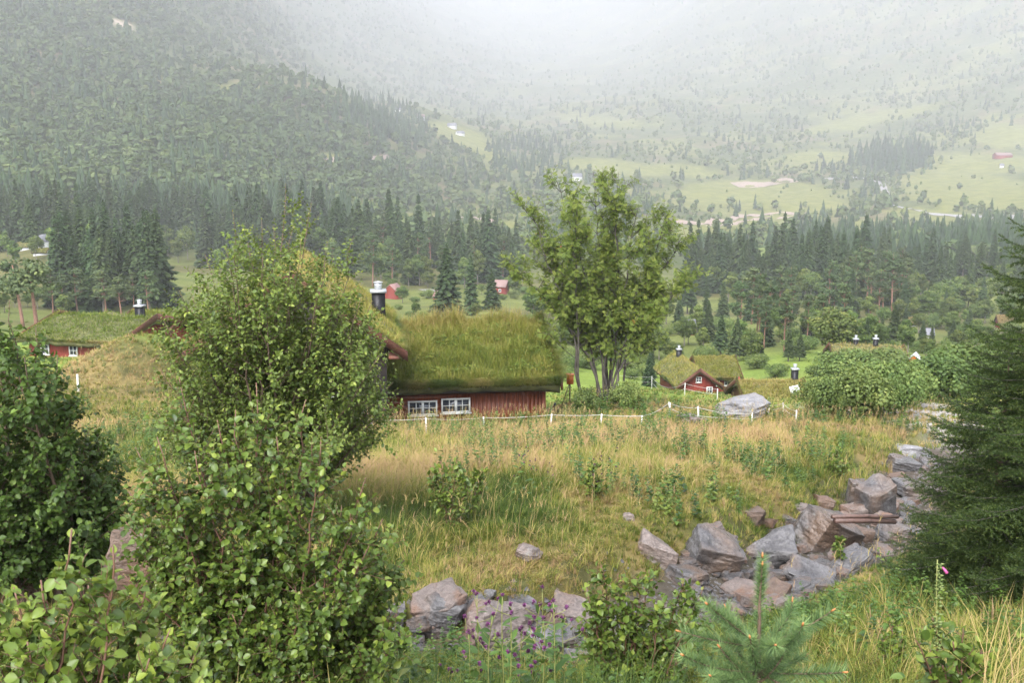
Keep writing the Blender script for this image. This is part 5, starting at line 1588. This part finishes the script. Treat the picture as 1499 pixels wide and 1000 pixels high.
# seedlings
for (px, pb, ptop, w_, sd, lab, n_) in ((658, 775, 655, 30, 11, 'slender young birch standing alone in the meadow', 4), (1436, 700, 575, 50, 12, 'pale young birch in front of the big spruce', 5), (1305, 1000, 905, 22, 13, 'reddish stemmed seedling on the near bank below the foxglove', 3),
                                       (700, 740, 672, 14, 15, 'small green sapling right of the slender young birch', 2), (868, 735, 672, 16, 16, 'weedy green plant in the middle of the meadow', 3), (1225, 700, 655, 16, 17, 'small green sapling high on the meadow beside the creek', 3), (1230, 835, 770, 12, 18, 'tiny green sapling beneath the poles', 2)):
    Yq = 9.7 if px == 1440 else None
    b0 = ground_at(px, pb) if Yq is None else at(px, pb, Yq)
    if Yq: b0[2] = G(b0[0], b0[1])
    tips = [at(px + (k - (n_ - 1) / 2) * w_ * .7 + r_.normal(0, 2), ptop + abs(k - (n_ - 1) / 2) * 22 + 4, b0[1] + r_.normal(0, .1)) for k in range(n_)]
    k_ = b0[1] / F
    shrub('birch_sapling', lab, 'sapling', b0, tips, min(.075, 9 * k_), 'willow' if px == 1440 else 'alder', LEAF_OVAL, .006, 12, w_ * 1.1 * k_, 3, w_ * .6 * k_, 4.5 * k_, .15, sd, None, None, .6, 'stem_green' if px == 1440 else 'twig', .25, .6, .3, .03)


# ------------------------------------------------------------------ big spruce (right edge)
def needles(acc, path, per_m, ln, wd, r_, t0=0., fwd=.75, tint=.5, tsd=.2, up=.25):
    seg = np.linalg.norm(np.diff(path, axis=0), axis=1); L = seg.sum(); n = max(6, int(L * per_m))
    f = t0 + (1 - t0) * r_.random(n); cum = np.concatenate([[0], np.cumsum(seg)]) / L
    P = np.stack([np.interp(f, cum, path[:, k]) for k in range(3)], 1)
    T = unit(np.stack([np.interp(np.minimum(f + .1, 1), cum, path[:, k]) - np.interp(np.maximum(f - .1, 0), cum, path[:, k]) for k in range(3)], 1))
    o = unit(np.cross(T, r_.normal(0, 1, (n, 3)))) + np.array([0, 0, up])
    A = unit(T * fwd + o)
    S = ln * (.7 + .5 * r_.random(n))
    sd = unit(np.cross(A, r_.normal(0, 1, (n, 3)))) * wd * .5
    V = np.stack([P - sd, P + sd, P + A * S[:, None]], 1)
    acc.add(V.reshape(-1, 3), None, np.arange(n * 3).reshape(n, 3), np.repeat(np.clip(tint + r_.normal(0, tsd, n) + .18 * (f > .8), 0, 1), 3))


def near_spruce(name, label, apex, foot_z, Rb, seed, levels, perm=170, expo=.8, ndl=.021, wd=.0056):
    r_ = np.random.default_rng(seed)
    H = apex[2] - foot_z
    root = empty(name, (apex[0], apex[1], foot_z), label, 'spruce')
    w = Acc(); z = np.linspace(-.3, H, 10); w.tube(np.stack([0 * z, 0 * z, z], 1), .075 * (1 - z / H * .93), 8); tr = w.build('trunk', M['bark'], root, True)
    wood, nd = Acc(), Acc()
    for lv_ in range(levels):
        zf = .03 + .95 * lv_ / (levels - 1)
        nb = 9 if zf < .8 else 6
        for k in range(nb):
            az = k / nb * 6.283 + lv_ * .9 + r_.normal(0, .2)
            zz_ = H * zf + r_.normal(0, .05); l = (Rb * (1 - zf) ** expo + .07) * (.75 + .4 * r_.random())
            d = np.array([math.cos(az), math.sin(az), 0])
            dr = .30 * (1 - zf) + .02
            p0 = np.array([0, 0, zz_]); p3 = p0 + d * l + np.array([0, 0, l * (.28 * zf + .08 - dr * .5)])
            path = bez(p0, p0 + d * l * .33 + [0, 0, l * (.05 + .15 * zf)], p0 + d * l * .7 + [0, 0, -l * dr * .55], p3, 9)
            wood.tube(path, np.linspace(.010 * (1 - zf) + .003, .0015, 9), 4, cap=False)
            needles(nd, path[3:], perm, ndl, wd, r_, 0, .7, .45)
            nt_ = max(5, int(l / .036))
            for j in range(nt_):
                s_ = .15 + .82 * (j + r_.random() * .5) / nt_; i = s_ * 8; i0 = int(i); p = path[i0] * (1 - i + i0) + path[min(8, i0 + 1)] * (i - i0)
                tg = unit(path[min(8, i0 + 1)] - path[i0]); sd = np.cross(tg, [0, 0, 1.]) * (1 if j % 2 else -1)
                tl = (.36 * (1 - s_) ** .7 * min(1, l) + .055) * (.7 + .5 * r_.random())
                td = unit(tg * .75 + sd * .8 + np.array([0, 0, -.12 + r_.normal(0, .14)]))
                tp = bez(p, p + td * tl * .33, p + td * tl * .66 + [0, 0, -.02 * tl], p + td * tl + [0, 0, -.05 * tl], 5)
                needles(nd, tp, perm, ndl, wd, r_, 0, .7, .52)
                if tl > .15:
                    for q in range(3):
                        pp = tp[1 + q]; sd2 = np.cross(td, [0, 0, 1.]) * (1 if q % 2 else -1)
                        t2 = unit(td * .8 + sd2 * .7 + r_.normal(0, .1, 3)); l2 = tl * .45
                        needles(nd, np.stack([pp, pp + t2 * l2 * .5, pp + t2 * l2 + [0, 0, -.02]]), perm, ndl, wd, r_, 0, .7, .6)
    wood.build('branches', M['bark_dark'], root)
    nd.build('foliage', M['spruce'], root)


ap = at(1668, 60, 8.8)
near_spruce('spruce_tree', 'big dark spruce filling the right edge', ap, G(ap[0], ap[1]), 1.75, 91, 32, 340, .78)
ap = at(1478, 520, 9.2)
near_spruce('spruce_tree', 'smaller dark spruce leaning against the big one, in front of the meadow edge', ap, G(ap[0], ap[1]), .98, 92, 16, 340, .52)


# ------------------------------------------------------------------ pine sapling in front
def pine_sapling():
    r_ = np.random.default_rng(17); Y = 3.5
    foot = at(1112, 1000, Y); foot[2] = G(foot[0], foot[1])
    root = empty('pine_sapling', foot, 'blue-green pine sapling with an upright leader at the bottom edge', 'sapling')
    L = lambda px, py, dy=0.: at(px, py, Y + dy) - foot
    stem = Acc(); nd = Acc(); buds = Acc()
    st = np.array([[0, 0, -.1], L(1110, 1000), L(1111, 945), L(1112, 880), L(1116, 828)])
    stem.tube(st, [.012, .010, .009, .006, .004], 8)
    def shoot(path, per, ln=.052, tint=.5, wd=.0019, up=.1):
        path = np.asarray(path); needles(nd, path, per, ln, wd, r_, .03, .62, tint, .26, up); buds.tube(np.array([path[-1] - unit(path[-1] - path[-2]) * .004, path[-1] + unit(path[-1] - path[-2]) * .016]), [.005, .0025], 6)
    shoot(st[2:4], 2400, .045); shoot(st[3:], 3600, .040, .6, .0026)
    shoot(np.array([L(1112, 885), L(1114, 850), L(1116, 815)]), 2600, .036, .55, .0017)
    whorl = [(1112, 945, 1055, 905, 1035, 885, -.15), (1112, 948, 1040, 940, 995, 925, .05), (1112, 945, 1160, 915, 1160, 880, .12), (1112, 945, 1170, 930, 1218, 895, -.08), (1112, 950, 1165, 955, 1175, 915, -.25), (1112, 948, 1075, 930, 1062, 890, .2),
             (1110, 985, 1040, 985, 1000, 960, -.2), (1110, 985, 1180, 990, 1235, 985, -.1), (1110, 985, 1060, 1010, 1040, 990, -.3), (1110, 985, 1170, 1020, 1210, 1020, -.25), (1111, 990, 1090, 1010, 1060, 1030, -.35), (1111, 990, 1130, 985, 1180, 960, .2), (1110, 1010, 1020, 1030, 975, 1015, 0.), (1110, 1010, 1190, 1040, 1260, 1030, .1), (1111, 950, 1125, 950, 1135, 945, -.3)]
    for k in range(6):
        a_ = k / 6 * 6.283 + .3; rr_ = 55 + 25 * r_.random(); yb = (985, 1000)[k % 2]
        whorl.append((1111, yb, 1111 + rr_ * .5 * math.cos(a_), yb - 12, 1111 + rr_ * math.cos(a_), yb - 38 - 20 * r_.random(), .16 * math.sin(a_)))
    for (a0, b0, a1, b1, a2, b2, dy) in whorl:
        p0, p1, p2 = L(a0, b0), L(a1, b1, dy * .5), L(a2, b2, dy)
        pth = bez(p0, p0 * .4 + p1 * .6, p1 * .7 + p2 * .3, p2, 9)
        stem.tube(pth, np.linspace(.005, .003, 9), 6); shoot(pth[1:], 2700, .052, .5, .0024)
    stem.build('stem', M['bark'], root, True); nd.build('foliage', M['sapling'], root); buds.build('buds', M['bud'], root)


pine_sapling()


# ------------------------------------------------------------------ flowers
def thistle(px, pb, ptop, Y, heads, seed, label, group, dead=False):
    r_ = np.random.default_rng(seed)
    b0 = at(px, pb, Y); b0[2] = min(G(b0[0], b0[1]), b0[2]); tp = at(px + r_.normal(0, 8), ptop, Y) - b0
    root = empty('thistle_plant', b0, label, 'thistle', group)
    st = Acc(); lv = Leaves(); hd = Acc()
    path = bez(np.array([0, 0, -.05]), tp * .33 + r_.normal(0, .02, 3), tp * .66 + r_.normal(0, .02, 3), tp, 10)
    st.tube(path, np.linspace(.005, .0025, 10), 5)
    leaves_on(lv, path, .10, .07, r_, .05, .2, .0, .4)
    ends = [path[-1]]
    for k in range(heads - 1):
        p = path[5 + int(4 * r_.random())]; d = unit(np.array([r_.normal(), r_.normal(), .9])); l = .06 + .13 * r_.random()
        q = p + d * l; st.tube(bez(p, p + d * l * .3, q - [0, 0, .3 * l], q, 5), .002, 4); ends.append(q)
    for q in ends:
        k_ = 16
        d = unit(r_.normal(0, 1, (k_, 3)) + np.array([0, 0, 1.2])); blades_P = np.repeat(q[None], k_, 0)
        sd = unit(np.cross(d, r_.normal(0, 1, (k_, 3)))) * .0035
        V = np.stack([blades_P - sd, blades_P + sd, blades_P + d * .015 + sd * .8, blades_P + d * .015 - sd * .8], 1)
        hd.add(V.reshape(-1, 3), np.arange(k_ * 4).reshape(-1, 4), None, np.repeat(np.clip(r_.normal(.2 if dead else .6, .2, k_), 0, 1), 4))
        cards(hd, np.repeat(q[None], 6, 0) + r_.normal(0, .004, (6, 3)), r_.normal(0, 1, (6, 3)), .014, .05, r_)
    st.build('stem', M['stem_green'], root, True); f = Acc(); lv.stamp(f, LEAF_NARROW); f.build('leaves', M['herb'], root)
    for o in (hd.build('flower_heads', M['purple'], root),): o['kind'] = 'stuff'


for k, (px, ptop) in enumerate(((590, 930), (705, 870), (720, 900), (742, 885), (760, 920), (700, 940), (778, 885), (790, 860), (800, 905), (690, 925), (745, 960), (815, 880), (830, 905), (770, 985), (655, 975), (735, 872))):
    thistle(px, 1040, ptop, 5.2 + .6 * r_.random(), 4 + k % 3, 400 + k, 'purple flowering thistle in front of the creek boulders at the bottom', 'purple thistles before the creek boulders')
for k, (px, pb, ptop) in enumerate(((742, 745, 668), (765, 740, 655), (778, 735, 672), (882, 735, 660), (893, 730, 668), (870, 742, 680), (805, 735, 678))):
    p = ground_at(px, pb); thistle(px, pb, ptop, p[1], 5, 430 + k, 'tall brownish faded thistle standing in the middle of the meadow', 'faded thistles in the meadow', True)


def foxglove():
    r_ = np.random.default_rng(77); Y = 4.3
    foot = at(1374, 1010, Y); foot[2] = G(foot[0], foot[1]); tp = at(1376, 820, Y) - foot
    root = empty('foxglove', foot, 'tall foxglove stalk of green seed pods with one pink flower on top', 'flower')
    a = Acc(); z = np.linspace(0, 1, 12)[:, None]; path = tp * z + np.concatenate([.012 * np.sin(z * 5), 0 * z, 0 * z], 1); a.tube(path, np.linspace(.006, .0025, 12), 6); a.build('stem', M['stem_green'], root, True)
    c = Acc(); zl = float(tp[2]); n = 95; f = .45 + .54 * np.sort(r_.random(n)); az = np.arange(n) * 2.4
    P = tp * f[:, None]; d = np.stack([np.cos(az), np.sin(az), 0 * az + .35], 1)
    tv = np.array([[0, 0, 0], [.3, .4, 0], [-.15, .4, .27], [-.15, .4, -.27], [0, 1.1, 0]]); tt = np.array([[0, 1, 2], [0, 2, 3], [0, 3, 1], [4, 2, 1], [4, 3, 2], [4, 1, 3]])
    c.stamp(tv, np.zeros((0, 4), int), tt, mats(d, np.array([0, 0, 1.]) + 0 * d, .034 * (1.15 - .55 * f)), P, np.clip(r_.normal(.5, .25, n), 0, 1)); c.build('seed_pods', M['capsule'], root)['kind'] = 'stuff'
    fl = Acc(); q = tp * .965 + np.array([.016, -.008, 0]); fl.tube(np.array([q - [.008, 0, -.004], q + [.003, -.004, -.008], q + [.012, -.008, -.022]]), [.003, .006, .008], 9, .6); fl.build('flower', M['pink'], root, True)
    lv = Leaves(); n = 34; az = r_.random(n) * 6.28; rr_ = .02 + .16 * r_.random(n)
    P = np.stack([np.cos(az) * rr_, np.sin(az) * rr_, .05 + (zl * .42) * r_.random(n)], 1); A = unit(np.stack([np.cos(az), np.sin(az), r_.normal(.2, .3, n)], 1))
    lv.add(P, A, unit(np.array([0, 0, 1.]) + r_.normal(0, .3, (n, 3))), .05 + .05 * r_.random(n), np.clip(r_.normal(.6, .2, n), 0, 1))
    f2 = Acc(); lv.stamp(f2, LEAF_OVAL); f2.build('leaves', M['herb'], root)


foxglove()
# leafy patch and arching straw at bottom right
b0 = at(1330, 1010, 4.6); b0[2] = G(b0[0], b0[1])
shrub('raspberry_bush', 'low raspberry leaves around the foot of the foxglove', 'bush', at(1400, 1030, 4.3), [at(px, py, 4.3 + r_.normal(0, .1)) for px, py in ((1340, 935), (1365, 905), (1395, 940), (1420, 955), (1440, 945), (1410, 920), (1350, 965), (1380, 975), (1450, 975))], .055, 'alder', LEAF_OVAL, .004, 5, .12, 2, .06, .03, .3, 31, None, None, .6, 'twig', .2, .6, .3, .06)
n = 46; q0 = at(1480, 1050, 3.6); P = np.stack([q0[0] + r_.normal(0, .05, n), q0[1] + r_.normal(0, .1, n), np.full(n, q0[2])], 1)
a = Acc(); blades(a, P, r_.normal(.3, .9, n), .38 + .2 * r_.random(n), .5 + .7 * r_.random(n), .0035 * np.ones(n), np.clip(r_.normal(.82, .08, n), 0, 1), r_, 3)
tag(a.build('straw_grass', M['grass']), 'arching straw coloured grass in the bottom right corner', 'grass', kind='stuff')

# ------------------------------------------------------------------ air
bm = bmesh.new(); bmesh.ops.create_cube(bm, size=1)
zlo = float(ZZ.min()) - 1; zhi = float(ZZ.max()) + 25
xm = float(np.abs(XX).max()) + 60
for v in bm.verts:
    v.co = Vector((v.co.x * 2 * xm, -60 + (v.co.y + .5) * (9600 + 220), zlo + (v.co.z + .5) * (zhi - zlo)))
me = bpy.data.meshes.new('haze'); bm.to_mesh(me); bm.free()
hz = bpy.data.objects.new('haze', me); COL.objects.link(hz); tag(hz, kind='stuff')
m = bpy.data.materials.new('valley_haze'); m.use_nodes = True; nt = m.node_tree; nt.nodes.clear()
pv = nt.nodes.new('ShaderNodeVolumePrincipled'); ou = nt.nodes.new('ShaderNodeOutputMaterial')
pv.inputs['Color'].default_value = (.872, .876, .93, 1); pv.inputs['Density'].default_value = .00022; pv.inputs['Anisotropy'].default_value = .0
nt.links.new(pv.outputs[0], ou.inputs['Volume']); me.materials.append(m)

# ------------------------------------------------------------------ light
EL, ROT = R(48), R(200)
w = bpy.data.worlds.new('World'); SC.world = w; w.use_nodes = True; nt = w.node_tree
bg = nt.nodes['Background']; sky = nt.nodes.new('ShaderNodeTexSky'); sky.sky_type = 'NISHITA'; sky.sun_disc = False
sky.sun_elevation = EL; sky.sun_rotation = ROT; sky.dust_density = 1.2; sky.air_density = 1.; sky.ozone_density = 1.5
hs = nt.nodes.new('ShaderNodeHueSaturation'); hs.inputs['Saturation'].default_value = .35
nt.links.new(sky.outputs[0], hs.inputs['Color']); nt.links.new(hs.outputs[0], bg.inputs[0]); bg.inputs[1].default_value = .15
sl = bpy.data.lights.new('sun', 'SUN'); sl.energy = 1.4; sl.angle = R(25); sl.color = (1., .97, .93)
so = bpy.data.objects.new('sun', sl); COL.objects.link(so)
dirv = Vector((math.sin(ROT) * math.cos(EL), math.cos(ROT) * math.cos(EL), math.sin(EL)))
so.rotation_euler = dirv.to_track_quat('Z', 'Y').to_euler(); so.location = (0, 0, 60)

cd = bpy.data.cameras.new('camera'); co = bpy.data.objects.new('camera', cd); COL.objects.link(co)
cd.sensor_width = 36; cd.lens = F / 1499 * 36; cd.clip_start = .05; cd.clip_end = 20000
co.location = (0, 0, 0); co.rotation_euler = (math.pi / 2 - PITCH, 0, 0)
SC.camera = co
cd.dof.use_dof = True; cd.dof.focus_distance = 12.; cd.dof.aperture_fstop = 10.
SC.view_settings.view_transform = 'Standard'; SC.view_settings.look = 'None'; SC.view_settings.gamma = 1; SC.view_settings.exposure = 2.2
SC.render.engine = 'CYCLES'
cy = SC.cycles
cy.volume_bounces = 3; cy.max_bounces = 6; cy.diffuse_bounces = 3; cy.glossy_bounces = 2; cy.transmission_bounces = 4; cy.transparent_max_bounces = 6
cy.sample_clamp_indirect = 6; cy.use_denoising = True
